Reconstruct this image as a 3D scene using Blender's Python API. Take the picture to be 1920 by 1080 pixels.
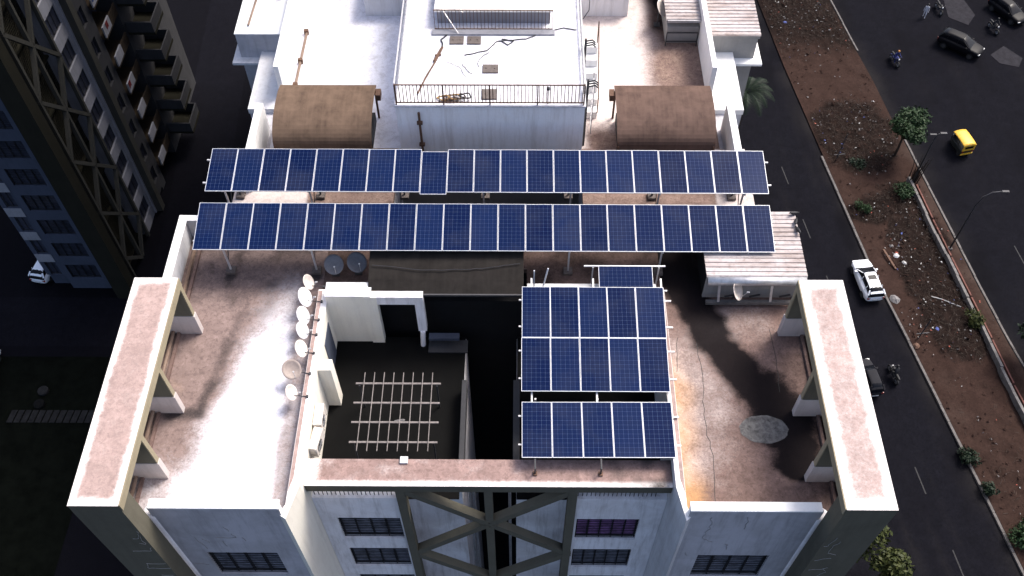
import bpy, math, random
import numpy as np
from mathutils import Vector, Matrix, Euler, noise as mnoise
random.seed(7); RNG = np.random.default_rng(7)
R = math.radians
for o in list(bpy.data.objects): bpy.data.objects.remove(o, do_unlink=True)
SC = bpy.context.scene
COL = SC.collection
# ------------------------------------------------------------------ camera
cam_d = bpy.data.cameras.new('camera'); cam = bpy.data.objects.new('camera', cam_d); COL.objects.link(cam)
cam_d.sensor_width = 36.0; cam_d.lens = 36.0*1784.06/1920.0
cam_d.clip_start = 0.5; cam_d.clip_end = 3000
def cam_matrix(p, y, r):
    f = Vector((math.sin(y)*math.cos(p), math.cos(y)*math.cos(p), -math.sin(p)))
    rt = Vector((math.cos(y), -math.sin(y), 0)); up = rt.cross(f)
    rt2 = rt*math.cos(r)+up*math.sin(r); up2 = -rt*math.sin(r)+up*math.cos(r)
    m = Matrix((rt2, up2, -f)).transposed().to_4x4()
    m.translation = Vector((1.05, 0.0, 28.9)); return m
cam.matrix_world = cam_matrix(R(54.2472), R(-0.7116), R(-0.3670))
SC.camera = cam
# ------------------------------------------------------------------ sky, sun, exposure
SUN_EL, SUN_AZ = R(54), R(40)          # azimuth measured from +X towards +Y
w = bpy.data.worlds.new('World'); SC.world = w; w.use_nodes = True
nt = w.node_tree; bg = nt.nodes['Background']
sky = nt.nodes.new('ShaderNodeTexSky'); sky.sky_type = 'NISHITA'; sky.sun_disc = False
sky.sun_elevation = SUN_EL; sky.sun_rotation = math.pi/2 - SUN_AZ
sky.air_density = 0.8; sky.dust_density = 5.0; sky.ozone_density = 1.5
nt.links.new(sky.outputs[0], bg.inputs[0]); bg.inputs[1].default_value = 0.15
sd = bpy.data.lights.new('sun', 'SUN'); sd.energy = 2.1; sd.angle = R(20); sd.color = (1.0, 0.95, 0.88)
so = bpy.data.objects.new('sun', sd); COL.objects.link(so)
sdir = Vector((math.cos(SUN_EL)*math.cos(SUN_AZ), math.cos(SUN_EL)*math.sin(SUN_AZ), math.sin(SUN_EL)))
so.rotation_euler = sdir.to_track_quat('Z', 'Y').to_euler(); so.location = (30, 30, 60)
SC.view_settings.view_transform = 'Standard'; SC.view_settings.look = 'None'
SC.view_settings.exposure = 0.95; SC.view_settings.gamma = 1.0; SC.view_settings.use_curve_mapping = False
SC.render.engine = 'CYCLES'
GZ = -38.0
# ------------------------------------------------------------------ materials
MATS = {}
def newmat(name):
    m = bpy.data.materials.new(name); m.use_nodes = True
    n = m.node_tree; b = n.nodes['Principled BSDF']; MATS[name] = m
    return m, n, b
def N(n, t, **k):
    x = n.nodes.new(t)
    for a, v in k.items():
        if a in ('op', 'operation'): x.operation = v
        elif hasattr(x, a): setattr(x, a, v)
        else: x.inputs[a].default_value = v
    return x
def noise_fac(n, scale, detail=6, rough=0.6, lo=0.35, hi=0.65, vec=None, dist=0.0):
    t = N(n, 'ShaderNodeTexNoise'); t.inputs['Scale'].default_value = scale; t.inputs['Detail'].default_value = detail
    t.inputs['Roughness'].default_value = rough; t.inputs['Distortion'].default_value = dist
    if vec is not None: n.links.new(vec, t.inputs['Vector'])
    r = N(n, 'ShaderNodeMapRange'); r.inputs['From Min'].default_value = lo; r.inputs['From Max'].default_value = hi
    n.links.new(t.outputs['Fac'], r.inputs['Value']); return r.outputs[0]
def mix(n, fac, a, b, mode='MIX'):
    x = N(n, 'ShaderNodeMix'); x.data_type = 'RGBA'; x.blend_type = mode
    for s, v in ((x.inputs[0], fac), (x.inputs[6], a), (x.inputs[7], b)):
        if isinstance(v, (int, float)): s.default_value = v
        elif isinstance(v, tuple): s.default_value = (*v, 1)
        else: n.links.new(v, s)
    return x.outputs[2]
def math_(n, op, a, b=None, clamp=False):
    x = N(n, 'ShaderNodeMath'); x.operation = op; x.use_clamp = clamp
    for s, v in ((x.inputs[0], a), (x.inputs[1], b)):
        if v is None: continue
        if isinstance(v, (int, float)): s.default_value = v
        else: n.links.new(v, s)
    return x.outputs[0]
def geo_pos(n): return N(n, 'ShaderNodeNewGeometry').outputs['Position']
def scaled(n, vec, s):
    m = N(n, 'ShaderNodeMapping'); m.inputs['Scale'].default_value = s; n.links.new(vec, m.inputs['Vector']); return m.outputs[0]
def bump(n, b, fac, strength=0.3, dist=0.02):
    x = N(n, 'ShaderNodeBump'); x.inputs['Strength'].default_value = strength; x.inputs['Distance'].default_value = dist
    n.links.new(fac, x.inputs['Height']); n.links.new(x.outputs[0], b.inputs['Normal'])
def plaster(name, col, dark=None, amt=0.5, streak=0.5, rough=0.85, sc=1.0, fine=14):
    """painted or bare wall: big patches, vertical run marks, fine grain"""
    m, n, b = newmat(name); p = geo_pos(n)
    dark = dark or tuple(c*0.55 for c in col)
    f1 = noise_fac(n, 0.7*sc, 8, 0.65, 0.42, 0.72, p, 0.6)
    f2 = noise_fac(n, 1.0, 6, 0.7, 0.48, 0.78, scaled(n, p, (4.0, 4.0, 0.35)))
    f3 = noise_fac(n, fine, 4, 0.7, 0.3, 0.8, p)
    c = mix(n, math_(n, 'MULTIPLY', f1, amt), col, dark)
    c = mix(n, math_(n, 'MULTIPLY', f2, streak), c, tuple(x*0.6 for x in dark))
    c = mix(n, math_(n, 'MULTIPLY', f3, 0.18), c, tuple(x*0.6 for x in col))
    n.links.new(c, b.inputs['Base Color']); b.inputs['Roughness'].default_value = rough
    b.inputs['Specular IOR Level'].default_value = 0.05
    bump(n, b, f3, 0.25, 0.01); return m
def plain(name, col, rough=0.6, metal=0.0, var=0.25, sc=6.0, spec=0.4):
    m, n, b = newmat(name); p = geo_pos(n)
    f = noise_fac(n, sc, 5, 0.65, 0.35, 0.7, p)
    c = mix(n, f, col, tuple(x*(1-var) for x in col))
    n.links.new(c, b.inputs['Base Color']); b.inputs['Roughness'].default_value = rough
    b.inputs['Metallic'].default_value = metal; b.inputs['Specular IOR Level'].default_value = spec
    return m
plaster('white_wall', (.62,.62,.64), (.40,.37,.36), .4, .45)
plaster('clean_white', (.80,.80,.80), (.62,.58,.55), .3, .15)
plaster('grey_blue_wall', (.50,.485,.515), (.33,.315,.32), .75, .65)
plaster('recess_wall', (.84,.82,.84), (.56,.51,.49), .6, .8)
plaster('tank_wall', (.92,.91,.94), (.80,.70,.64), .35, .55)
plaster('olive', (.128,.119,.092), (.086,.080,.062), .5, .3)
plaster('olive_light', (.30,.26,.18), (.2,.17,.12), .5, .3)
plaster('shaft_wall', (.82,.78,.69), (.68,.62,.52), .35, .3)
plaster('fin_base', (.52,.47,.45), (.36,.30,.28), .5, .4)
plaster('rim_white', (.84,.82,.80), (.60,.52,.48), .35, .1)
plaster('grey_block', (.30,.29,.28), (.2,.19,.18), .5, .3)
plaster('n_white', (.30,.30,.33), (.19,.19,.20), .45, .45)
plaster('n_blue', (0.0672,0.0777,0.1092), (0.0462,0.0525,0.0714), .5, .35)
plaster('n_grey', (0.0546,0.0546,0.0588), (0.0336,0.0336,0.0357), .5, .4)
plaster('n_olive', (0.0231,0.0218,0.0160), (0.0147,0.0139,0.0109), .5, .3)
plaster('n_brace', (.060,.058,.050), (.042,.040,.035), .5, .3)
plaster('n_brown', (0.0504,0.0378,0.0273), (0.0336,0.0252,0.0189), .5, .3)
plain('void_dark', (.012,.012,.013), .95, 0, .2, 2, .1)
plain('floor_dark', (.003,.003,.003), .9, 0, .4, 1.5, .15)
plain('pane', (.045,.05,.075), .3, 0, .6, 1.5, .3)
plain('pane_grey', (.27,.28,.34), .4, 0, .8, 2.2, .2)
plain('curtain_purple', (.34,.16,.40), .8, 0, .75, 2.5)
plain('curtain_grey', (.12,.13,.17), .8)
plain('grille', (.008,.008,.010), .6)
plain('steel', (.62,.61,.62), .45, .35, .3, 8)
plain('galv', (.55,.55,.57), .4, .6, .35, 5)
plain('dark_steel', (.05,.05,.055), .6, .3)
plain('rust', (.13,.07,.045), .8, 0, .45, 9)
plain('pvc_brown', (.22,.15,.11), .6)
plain('hatch', (.14,.115,.105), .8, 0, .45, 9)
plain('cable', (.03,.03,.035), .6)
plain('dish', (.74,.66,.60), .5, 0, .25, 5)
plain('dish_white', (.82,.82,.84), .45, 0, .15, 5)
plain('dish_grey', (.19,.19,.205), .55, 0, .25, 7)
plain('dish_brown', (.34,.28,.25), .6, 0, .3, 7)
plain('ac_white', (.72,.66,.60), .6, 0, .4, 6)
plain('pergola', (.21,.185,.175), .7, 0, .4, 6)
plain('black', (.010,.010,.012), .6)
plain('rubber', (.012,.012,.012), .8)
plain('gold_rust', (.45,.28,.12), .7)
plain('crack', (.34,.33,.31), .9, 0, .3, 20)
plain('frame_alu', (.66,.67,.70), .4, .2, .12, 20)
plain('backsheet', (.040,.062,.145), .35, 0, .1, 6, .07)
def canopy_mat(name, col, dark):
    m, n, b = newmat(name); p = geo_pos(n)
    f = noise_fac(n, 1.6, 7, .65, .35, .7, p, .3); g = noise_fac(n, 1.0, 5, .6, .4, .7, scaled(n, p, (7, .5, .5)))
    c = mix(n, f, col, dark); c = mix(n, math_(n, 'MULTIPLY', g, .4), c, tuple(x*1.2 for x in col))
    n.links.new(c, b.inputs['Base Color']); b.inputs['Roughness'].default_value = .85; b.inputs['Specular IOR Level'].default_value = .05; bump(n, b, f, .2, .02)
canopy_mat('canopy_tan', (.150,.103,.074), (.080,.055,.041))
canopy_mat('canopy_brown', (.128,.084,.068), (.066,.044,.037))
canopy_mat('canopy_dark', (.026,.023,.021), (.014,.0125,.0115))
def metal_sheet():
    m, n, b = newmat('sheet_metal'); p = geo_pos(n)
    f = noise_fac(n, 1.1, 8, .7, .40, .68, scaled(n, p, (.5, 2.2, 1)), .4)
    g = noise_fac(n, 5, 6, .7, .5, .75, p)
    c = mix(n, f, (.50,.455,.45), (.25,.195,.175)); c = mix(n, math_(n, 'MULTIPLY', g, .6), c, (.12,.075,.06))
    n.links.new(c, b.inputs['Base Color']); b.inputs['Metallic'].default_value = 0.0; b.inputs['Roughness'].default_value = .65; b.inputs['Specular IOR Level'].default_value = .15
metal_sheet()
def roof_mat(name, dirty, clean, warm, dark, grain=1.0):
    """roof screed: vertex mask R = wet/black stain and painted shade, G = clean lime wash, B = warm run-off stain"""
    m, n, b = newmat(name); p = geo_pos(n)
    a = N(n, 'ShaderNodeVertexColor'); a.layer_name = 'mask'
    s = N(n, 'ShaderNodeSeparateColor'); n.links.new(a.outputs[0], s.inputs[0])
    f1 = noise_fac(n, 1.3, 8, .68, .35, .7, p, .5); f2 = noise_fac(n, 9, 6, .75, .38, .7, p); f3 = noise_fac(n, 45, 3, .6, .35, .7, p)
    wob = math_(n, 'SUBTRACT', noise_fac(n, 2.2, 8, .7, .25, .75, p, .8), .5)
    wobf = math_(n, 'SUBTRACT', noise_fac(n, 14, 5, .7, .25, .75, p), .5)
    def edge(ch, k=.30, kf=.22, lo=.12, hi=.88):
        v = math_(n, 'ADD', s.outputs[ch], math_(n, 'MULTIPLY', wob, k)); v = math_(n, 'ADD', v, math_(n, 'MULTIPLY', wobf, kf))
        r = N(n, 'ShaderNodeMapRange'); r.interpolation_type = 'SMOOTHSTEP'
        r.inputs['From Min'].default_value = lo; r.inputs['From Max'].default_value = hi; n.links.new(v, r.inputs['Value']); return r.outputs[0]
    c = mix(n, f1, dirty, tuple(x*.62 for x in dirty))
    c = mix(n, math_(n, 'MULTIPLY', f2, .5), c, tuple(x*.5 for x in dirty))
    f4 = noise_fac(n, 5.5, 10, .82, .49, .63, p, .4); c = mix(n, math_(n, 'MULTIPLY', f4, .75*grain), c, tuple(x*.36 for x in dirty))
    f5 = noise_fac(n, 3.1, 8, .75, .54, .72, scaled(n, p, (1.3, .9, 1)), .6); c = mix(n, math_(n, 'MULTIPLY', f5, .5*grain), c, tuple(min(.8, x*1.45) for x in dirty))
    c = mix(n, edge(2), c, warm)
    c = mix(n, edge(1, .28, .26, .10, .92), c, clean)
    c = mix(n, math_(n, 'MULTIPLY', f3, .30), c, tuple(x*.45 for x in dirty))
    f6 = noise_fac(n, 1.7, 9, .78, .47, .66, p, .5); c = mix(n, math_(n, 'MULTIPLY', f6, .34*grain), c, tuple(x*.5 for x in dirty))
    c = mix(n, math_(n, 'MULTIPLY', f4, .22), c, tuple(x*.4 for x in dirty))
    c = mix(n, math_(n, 'MULTIPLY', edge(0, .25, .25, .12, .85), .97), c, dark)
    n.links.new(c, b.inputs['Base Color']); b.inputs['Roughness'].default_value = .92; b.inputs['Specular IOR Level'].default_value = .03
    bump(n, b, f2, .3, .012)
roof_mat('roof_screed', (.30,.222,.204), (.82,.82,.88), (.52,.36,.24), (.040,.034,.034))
roof_mat('roof_right', (.235,.160,.140), (.66,.58,.555), (.50,.28,.13), (.008,.007,.008))
roof_mat('slab_top', (.47,.345,.315), (.82,.78,.76), (.58,.42,.32), (.08,.07,.07), .5)
roof_mat('beam_top', (.38,.262,.236), (.84,.80,.78), (.6,.38,.25), (.06,.052,.05))
roof_mat('soil', (.046,.0275,.0225), (.070,.051,.043), (.05,.038,.033), (.0115,.0080,.0070))
roof_mat('asphalt', (.0090,.0090,.0128), (.019,.0175,.0180), (.024,.020,.018), (.0042,.0041,.0056))
def cells_mat():
    m, n, b = newmat('cells'); oi = N(n, 'ShaderNodeObjectInfo'); p = geo_pos(n)
    f = noise_fac(n, 2.0, 5, .6, .3, .75, p); g = noise_fac(n, 0.8, 4, .6, .45, .75, p)
    c = mix(n, oi.outputs['Random'], (.0014,.0062,.036), (.0058,.0150,.060))
    c = mix(n, math_(n, 'MULTIPLY', f, .35), c, (.008,.015,.042))
    c = mix(n, math_(n, 'MULTIPLY', g, .26), c, (.05,.055,.075))
    n.links.new(c, b.inputs['Base Color']); b.inputs['Roughness'].default_value = .2; b.inputs['Specular IOR Level'].default_value = .04
cells_mat()
def leaf_mat(name, a, c2):
    m, n, b = newmat(name); p = geo_pos(n)
    f = noise_fac(n, 3.0, 4, .6, .3, .7, p)
    n.links.new(mix(n, f, a, c2), b.inputs['Base Color']); b.inputs['Roughness'].default_value = .6; b.inputs['Specular IOR Level'].default_value = .2
leaf_mat('leaf_mid', (.022,.046,.015), (.010,.025,.009))
leaf_mat('leaf_dark', (.011,.022,.010), (.005,.012,.006))
leaf_mat('leaf_yellow', (.050,.056,.013), (.018,.028,.008))
leaf_mat('dry_twig', (.050,.034,.025), (.024,.016,.013))
leaf_mat('bark', (.045,.034,.026), (.022,.017,.014))
plain('kerb_stone', (.13,.12,.115), .9, 0, .5, 3)
plaster('patch_cement', (.16,.155,.15), (.045,.043,.043), .95, .6, .9, 9, 22)
plain('low_wall', (.17,.16,.155), .9, 0, .5, 3)
plain('island', (.028,.027,.032), .9, 0, .4, 2, .05)
plain('red_kerb', (.16,.065,.05), .9, 0, .4, 3)
plain('paint_white', (.030,.030,.032), .9, 0, .6, 5)
plain('car_white', (.80,.83,.88), .22, 0, .05, 2, .6)
plain('car_black', (.004,.004,.006), .45, 0, .1, 2, .12)
plain('car_grey', (.022,.022,.026), .8, 0, .1, 2, .1)
plain('glass_dark', (.005,.006,.009), .25, 0, .1, 2, .15)
plain('auto_yellow', (.72,.42,.035), .45, 0, .25, 3)
plain('auto_green', (.02,.022,.02), .5)
plain('lamp_red', (.25,.02,.015), .3)
plain('lamp_white', (.6,.6,.6), .2)
plain('cloth_blue', (.02,.03,.14), .8); plain('cloth_orange', (.45,.20,.06), .8); plain('cloth_white', (.55,.56,.62), .8)
plain('cloth_dark', (.02,.02,.023), .8); plain('skin', (.20,.11,.075), .6); plain('hair', (.008,.007,.007), .6)
plain('rubbish_white', (.62,.62,.62), .7, 0, .6, 2); plain('rubbish_blue', (.06,.09,.30), .7, 0, .4, 2)
plain('rubbish_red', (.36,.09,.06), .7, 0, .4, 2); plain('rubbish_grey', (.20,.19,.19), .8, 0, .6, 2)
plain('bird', (.014,.014,.017), .5); plain('red_tank', (.35,.04,.03), .5)
plain('washing_red', (.16,.012,.014), .8); plain('washing_blue', (.03,.06,.20), .8)
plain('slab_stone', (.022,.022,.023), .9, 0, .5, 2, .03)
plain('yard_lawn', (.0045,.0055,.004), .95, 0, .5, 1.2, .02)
# ------------------------------------------------------------------ mesh helpers
OFF = {}
class MB:
    def __init__(s): s.v = []; s.f = []; s.c = None
    def add(s, vs, fs):
        k = len(s.v); s.v += [tuple(p) for p in vs]; s.f += [tuple(i+k for i in f) for f in fs]; return s
    def box(s, x0, x1, y0, y1, z0, z1):
        return s.add([(x0,y0,z0),(x1,y0,z0),(x1,y1,z0),(x0,y1,z0),(x0,y0,z1),(x1,y0,z1),(x1,y1,z1),(x0,y1,z1)],
                     [(3,2,1,0),(4,5,6,7),(0,1,5,4),(1,2,6,5),(2,3,7,6),(3,0,4,7)])
    def prism(s, poly, z0, z1):
        a = sum(poly[i][0]*poly[(i+1) % len(poly)][1]-poly[(i+1) % len(poly)][0]*poly[i][1] for i in range(len(poly)))
        if a < 0: poly = poly[::-1]
        k = len(poly)
        return s.add([(x,y,z0) for x,y in poly]+[(x,y,z1) for x,y in poly],
                     [tuple(range(k))[::-1], tuple(range(k,2*k))]+[(i,(i+1)%k,(i+1)%k+k,i+k) for i in range(k)])
    def bar(s, a, b, w, h=None, up=(0,0,1)):
        a = Vector(a); b = Vector(b); d = (b-a).normalized(); u = Vector(up)
        if abs(d.dot(u)) > .98: u = Vector((0,1,0))
        r = d.cross(u).normalized()*(w/2); q = r.cross(d).normalized()*((h or w)/2)
        return s.add([a-r-q,a+r-q,a+r+q,a-r+q,b-r-q,b+r-q,b+r+q,b-r+q],[(0,1,2,3)[::-1],(4,5,6,7),(0,1,5,4),(1,2,6,5),(2,3,7,6),(3,0,4,7)])
    def tube(s, pts, rad, seg=8, cap=True):
        pts = [Vector(p) for p in pts]; n = len(pts); rr = rad if isinstance(rad, (list, tuple)) else [rad]*n
        k = len(s.v); pr = None
        for i, p in enumerate(pts):
            d = (pts[min(i+1,n-1)]-pts[max(i-1,0)]).normalized()
            u = Vector((0,0,1)) if abs(d.z) < .95 else Vector((0,1,0))
            r = d.cross(u).normalized(); q = r.cross(d)
            for j in range(seg):
                t = 2*math.pi*j/seg; s.v.append(tuple(p+(r*math.cos(t)+q*math.sin(t))*rr[i]))
        for i in range(n-1):
            for j in range(seg):
                s.f.append((k+i*seg+j, k+i*seg+(j+1)%seg, k+(i+1)*seg+(j+1)%seg, k+(i+1)*seg+j))
        if cap:
            s.f.append(tuple(k+j for j in range(seg))[::-1]); s.f.append(tuple(k+(n-1)*seg+j for j in range(seg)))
        return s
    def grid(s, fn, nu, nv):
        k = len(s.v)
        for j in range(nv+1):
            for i in range(nu+1): s.v.append(tuple(fn(i/nu, j/nv)))
        for j in range(nv):
            for i in range(nu):
                a = k+j*(nu+1)+i; s.f.append((a,a+1,a+nu+2,a+nu+1))
        return s
    def build(s, name, mat, parent=None, smooth=False, bevel=0.0, kind=None, label=None):
        off = OFF.get(parent, (0,0,0)) if parent else (0,0,0)
        me = bpy.data.meshes.new(name)
        me.from_pydata([(x-off[0], y-off[1], z-off[2]) for x,y,z in s.v], [], s.f); me.update()
        if s.c is not None:
            at = me.color_attributes.new('mask', 'FLOAT_COLOR', 'POINT'); at.data.foreach_set('color', np.asarray(s.c, np.float32).ravel())
        me.materials.append(MATS[mat])
        if smooth: me.shade_smooth()
        o = bpy.data.objects.new(name, me); COL.objects.link(o)
        if parent: o.parent = parent; OFF[o] = off
        if bevel:
            bv = o.modifiers.new('bevel', 'BEVEL'); bv.width = bevel; bv.segments = 2; bv.limit_method = 'ANGLE'
        if kind: o['kind'] = kind
        if label: o['label'] = label
        return o
def thing(name, label, cat, loc=(0,0,0), rz=0.0, group=None, local=False):
    o = bpy.data.objects.new(name, None); COL.objects.link(o); o.empty_display_size = .3
    o.location = loc; o.rotation_euler = (0,0,rz); o['label'] = label; o['category'] = cat
    if group: o['group'] = group
    OFF[o] = (0,0,0) if local else tuple(loc); return o
def tag(o, label, cat, group=None):
    o['label'] = label; o['category'] = cat
    if group: o['group'] = group
    return o
def dup(root, loc=None, rot=None, label=None, group=None):
    r = root.copy(); COL.objects.link(r)
    if loc is not None: r.location = loc
    if rot is not None: r.rotation_euler = rot
    if label: r['label'] = label
    if group: r['group'] = group
    for ch in list(root.children):
        c = ch.copy(); COL.objects.link(c); c.parent = r
        for g in list(ch.children):
            d = g.copy(); COL.objects.link(d); d.parent = c
    return r
def sheet(x0, x1, y0, y1, z, step, fn, thick=0.25, base=None):
    """slab with a dense masked top; fn(x,y) -> (stain and painted shade, clean, warm)"""
    nu = max(2, int((x1-x0)/step)); nv = max(2, int((y1-y0)/step)); m = MB()
    m.grid(lambda u, v: (x0+(x1-x0)*u, y0+(y1-y0)*v, z), nu, nv)
    m.c = [(*fn(x, y), 1) for x, y, _ in m.v]
    k = len(m.v)
    m.box(x0, x1, y0, y1, z-thick, z-.012)
    m.c += [(*fn(x, y), 1) for x, y, _ in m.v[k:]]
    # skirt
    k = len(m.v); e = .0
    for a, b in (((x0,y0),(x1,y0)),((x1,y0),(x1,y1)),((x1,y1),(x0,y1)),((x0,y1),(x0,y0))):
        q = len(m.v); m.v += [(a[0],a[1],z-.02),(b[0],b[1],z-.02),(b[0],b[1],z),(a[0],a[1],z)]; m.f.append((q,q+1,q+2,q+3)); m.c += [(0,.5,0,1)]*4
    return m
def seg_dist(x, y, pts):
    best = 1e9; t_at = 0
    for i in range(len(pts)-1):
        ax, ay = pts[i][:2]; bx, by = pts[i+1][:2]; dx, dy = bx-ax, by-ay
        t = max(0, min(1, ((x-ax)*dx+(y-ay)*dy)/(dx*dx+dy*dy+1e-9))); d = math.hypot(x-ax-t*dx, y-ay-t*dy)
        if d < best: best = d; t_at = i+t
    return best, t_at
def sstep(a, b, x):
    t = max(0.0, min(1.0, (x-a)/(b-a))); return t*t*(3-2*t)
def nz(x, y, s=1.0, z=0.0): return mnoise.noise(Vector((x*s, y*s, z)))
def wob(pts, amp=.06, n=8):
    out = []
    for a, b in zip(pts, pts[1:]):
        for k in range(n):
            t = k/n; p = Vector(a).lerp(Vector(b), t); out.append(p+Vector((nz(p.x,p.y,3,1)*amp, nz(p.x,p.y,3,2)*amp, 0)))
    return out+[Vector(pts[-1])]
# ================================================================== GROUND
g = MB(); g.grid(lambda u, v: (-420+840*u, -300+900*v, GZ), 60, 60)
def gmask(x, y):
    return (.55 if x < 14 else .1, 0, 0)
g.c = [(*gmask(x,y),1) for x,y,_ in g.v]
o = g.build('ground', 'asphalt'); o['kind'] = 'structure'
KL = [(24.0,110),(27.1,87.5),(28.3,76.6),(29.8,65.5),(31.9,50.6),(33.3,43.4),(36.4,26.3),(40.3,4.0)]
KR = [(32.2,110),(35.3,87.6),(36.4,80.2),(37.4,74.2),(38.0,69.2),(38.6,65.4),(39.1,61.4),(40.0,54.9),(40.8,48.9),(41.7,42.9),(42.4,39.5),(44.8,26.3),(48.7,4.0)]
WL = [(37.5,60.7),(38.2,54.3),(39.45,45.0),(40.2,38.6),(40.75,35.2),(43.0,20.0)]
def at_y(line, y):
    for a, b in zip(line, line[1:]):
        if b[1] <= y <= a[1]: t = (a[1]-y)/(a[1]-b[1]); return a[0]+(b[0]-a[0])*t
    return line[0][0] if y > line[0][1] else line[-1][0]
# carriageways
def strip(fl, fr, y0, y1, z, step, fn):
    nv = int((y1-y0)/step); nu = 26; m = MB()
    def P(u, v):
        y = y0+(y1-y0)*v; a = fl(y); b = fr(y); return (a+(b-a)*u, y, z)
    m.grid(P, nu, nv); m.c = [(*fn(x, y), 1) for x, y, _ in m.v]; return m
def road_mask(x, y):
    e = min(abs(x-at_y(KL,y)), abs(x-at_y(KR,y)))
    d = max(0, 1-e/2.2)*(.55+.5*nz(x,y,.3))
    u = x-at_y(KL,y); tr_ = .5+.5*math.cos(u*2*math.pi/1.75)
    pt = .55 if nz(round(x/2.6)*2.6,round(y/5)*5,.37,11) > .25 else 0
    t = .25+.6*nz(x*.9,y*.12,.6,3)+.25*nz(x,y,.9,6)
    return (max(0,t*.75)+pt*.4, max(0,d*.9+.30*tr_*(.4+nz(x*.7,y*.06,1,2))+.25*max(0,nz(x,y,.18,15))), 0)
o = strip(lambda y: at_y(KL,y)-11.5, lambda y: at_y(KL,y)+.2, 4, 109, GZ+.004, .8, road_mask).build('service_road', 'asphalt'); o['kind'] = 'structure'
o = strip(lambda y: at_y(KR,y)-.2, lambda y: at_y(KR,y)+34, 4, 109, GZ+.006, .8, road_mask).build('main_road', 'asphalt'); o['kind'] = 'structure'
D1 = [(27.0,92),(29.0,85),(31,80.5),(34.0,78.2),(36.0,78.0)]; D3 = [(33.0,56.5),(35.5,58.0),(36.8,53.5),(36.6,47.5),(37.6,43.0)]
def debris(x, y):
    a = sstep(77.5+nz(x,y,.6)*1.5-(x-36)*-.55, 80.5-(x-36)*.55, y) if x < 37 else 0
    b = 1-sstep(.8, 1.15, math.hypot((x-33.7)/4.3, (y-66.7)/5.4)+nz(x,y,.5)*.18)
    d, t = seg_dist(x, y, D3); wd = [2.2,3.2,3.0,2.8,2.6][min(4,int(t))]
    c = 1-sstep(wd*.55, wd*1.1, d+nz(x,y,.5,4)*1.0)
    e = .62*max(0, 1-abs(y-30)/9)*(1 if x > at_y(KL,y)+1.2 else .4)
    return max(a, b*.95, c, e*.7)
def soil_mask(x, y):
    k = debris(x, y)*(.75+.35*nz(x,y,1.2,2)); edge = max(0, 1-abs(x-at_y(KR,y))/1.6)*(1 if y < 61 else .4)
    return (max(0,min(1,k)), .45*max(0, nz(x,y,.35,9))+edge*.5, 0)
m = MB(); m.grid(lambda u, v: ((lambda y: (lambda a, b: (a+(b-a)*u, y, GZ+.13+.16*nz(a+(b-a)*u,y,.7)*min(1,8*u*(1-u))+.18*debris(a+(b-a)*u,y)*min(1,6*u*(1-u))*(.5+nz(a+(b-a)*u,y,2.1,5))))(at_y(KL,y)+.16, at_y(KR,y)-.16))(4+105*v)), 44, 300)
m.c = [(*soil_mask(x,y),1) for x,y,_ in m.v]
o = m.build('median_soil', 'soil', smooth=True); o['kind'] = 'structure'
def kerb(line, ys, ye, name, mat, w, h):
    m = MB(); y = ye; L = 0
    while y > ys:
        y2 = max(ys, y-1.5); a = at_y(line, y); b = at_y(line, y2-.0); g0 = .03
        h2 = h+random.uniform(-.02,.02)
        m.prism([(a-w/2,y-g0),(a+w/2,y-g0),(b+w/2,y2),(b-w/2,y2)], GZ-.05, GZ+h2); y = y2
    o = m.build(name, mat, bevel=.0); o['kind'] = 'structure'
kerb(KL, 4, 63.8, 'kerb', 'kerb_stone', .2, .19); kerb(KR, 4, 66.0, 'kerb', 'kerb_stone', .18, .19); kerb(KR, 79, 109, 'kerb', 'kerb_stone', .16, .17)
m = MB()
for y in (62.5, 56.0, 49.6, 31.5, 25.0):
    x = at_y(KL,y)-4.2; m.prism([(x-.05,y),(x+.05,y),(x+.35,y-2.2),(x+.25,y-2.2)], GZ+.004, GZ+.010)
for y in (46, 53, 38):
    x = at_y(KR,y)+5; m.prism([(x-.05,y),(x+.05,y),(x+.4,y-2.6),(x+.3,y-2.6)], GZ+.006, GZ+.012)
o = m.build('lane_marking', 'paint_white'); o['kind'] = 'structure'
# pale concrete apron patches in the junction
for k, (poly) in enumerate(([(47.9,88.5),(49.9,88.5),(50.6,85.0),(49.4,83.3),(47.6,84.6)], [(50.4,78.5),(52.2,79.9),(53.6,78.0),(52.8,76.6),(51.0,77.2)])):
    m = MB(); m.prism(poly, GZ+.002, GZ+.03); o = m.build('traffic_island', 'island'); o['kind'] = 'structure'
# low wall beside the main road, built in slabs
t = thing('low_wall', 'long low cracked concrete wall along the soil strip beside the main road', 'wall', (38,55,GZ))
y = 60.7
while y > 21:
    y2 = y-2.3; a = at_y(WL,y); b = at_y(WL,y2); j = random.uniform(-.05,.05)
    m = MB(); m.prism([(a-.12+j,y-.03),(a+.12+j,y-.03),(b+.12+j,y2),(b-.12+j,y2)], GZ-.05, GZ+.75+random.uniform(-.1,.05)); m.build('slab', 'low_wall', t, bevel=.02); y = y2
m = MB(); y = 60.0
while y > 21:
    y2 = y-4.3; a = at_y(WL,y)+.55; b = at_y(WL,y2)+.55; m.prism([(a-.06,y),(a+.06,y),(b+.06,y2+.2),(b-.06,y2+.2)], GZ, GZ+.38); y = y2
m.build('planter_edge', 'red_kerb', t)
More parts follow.
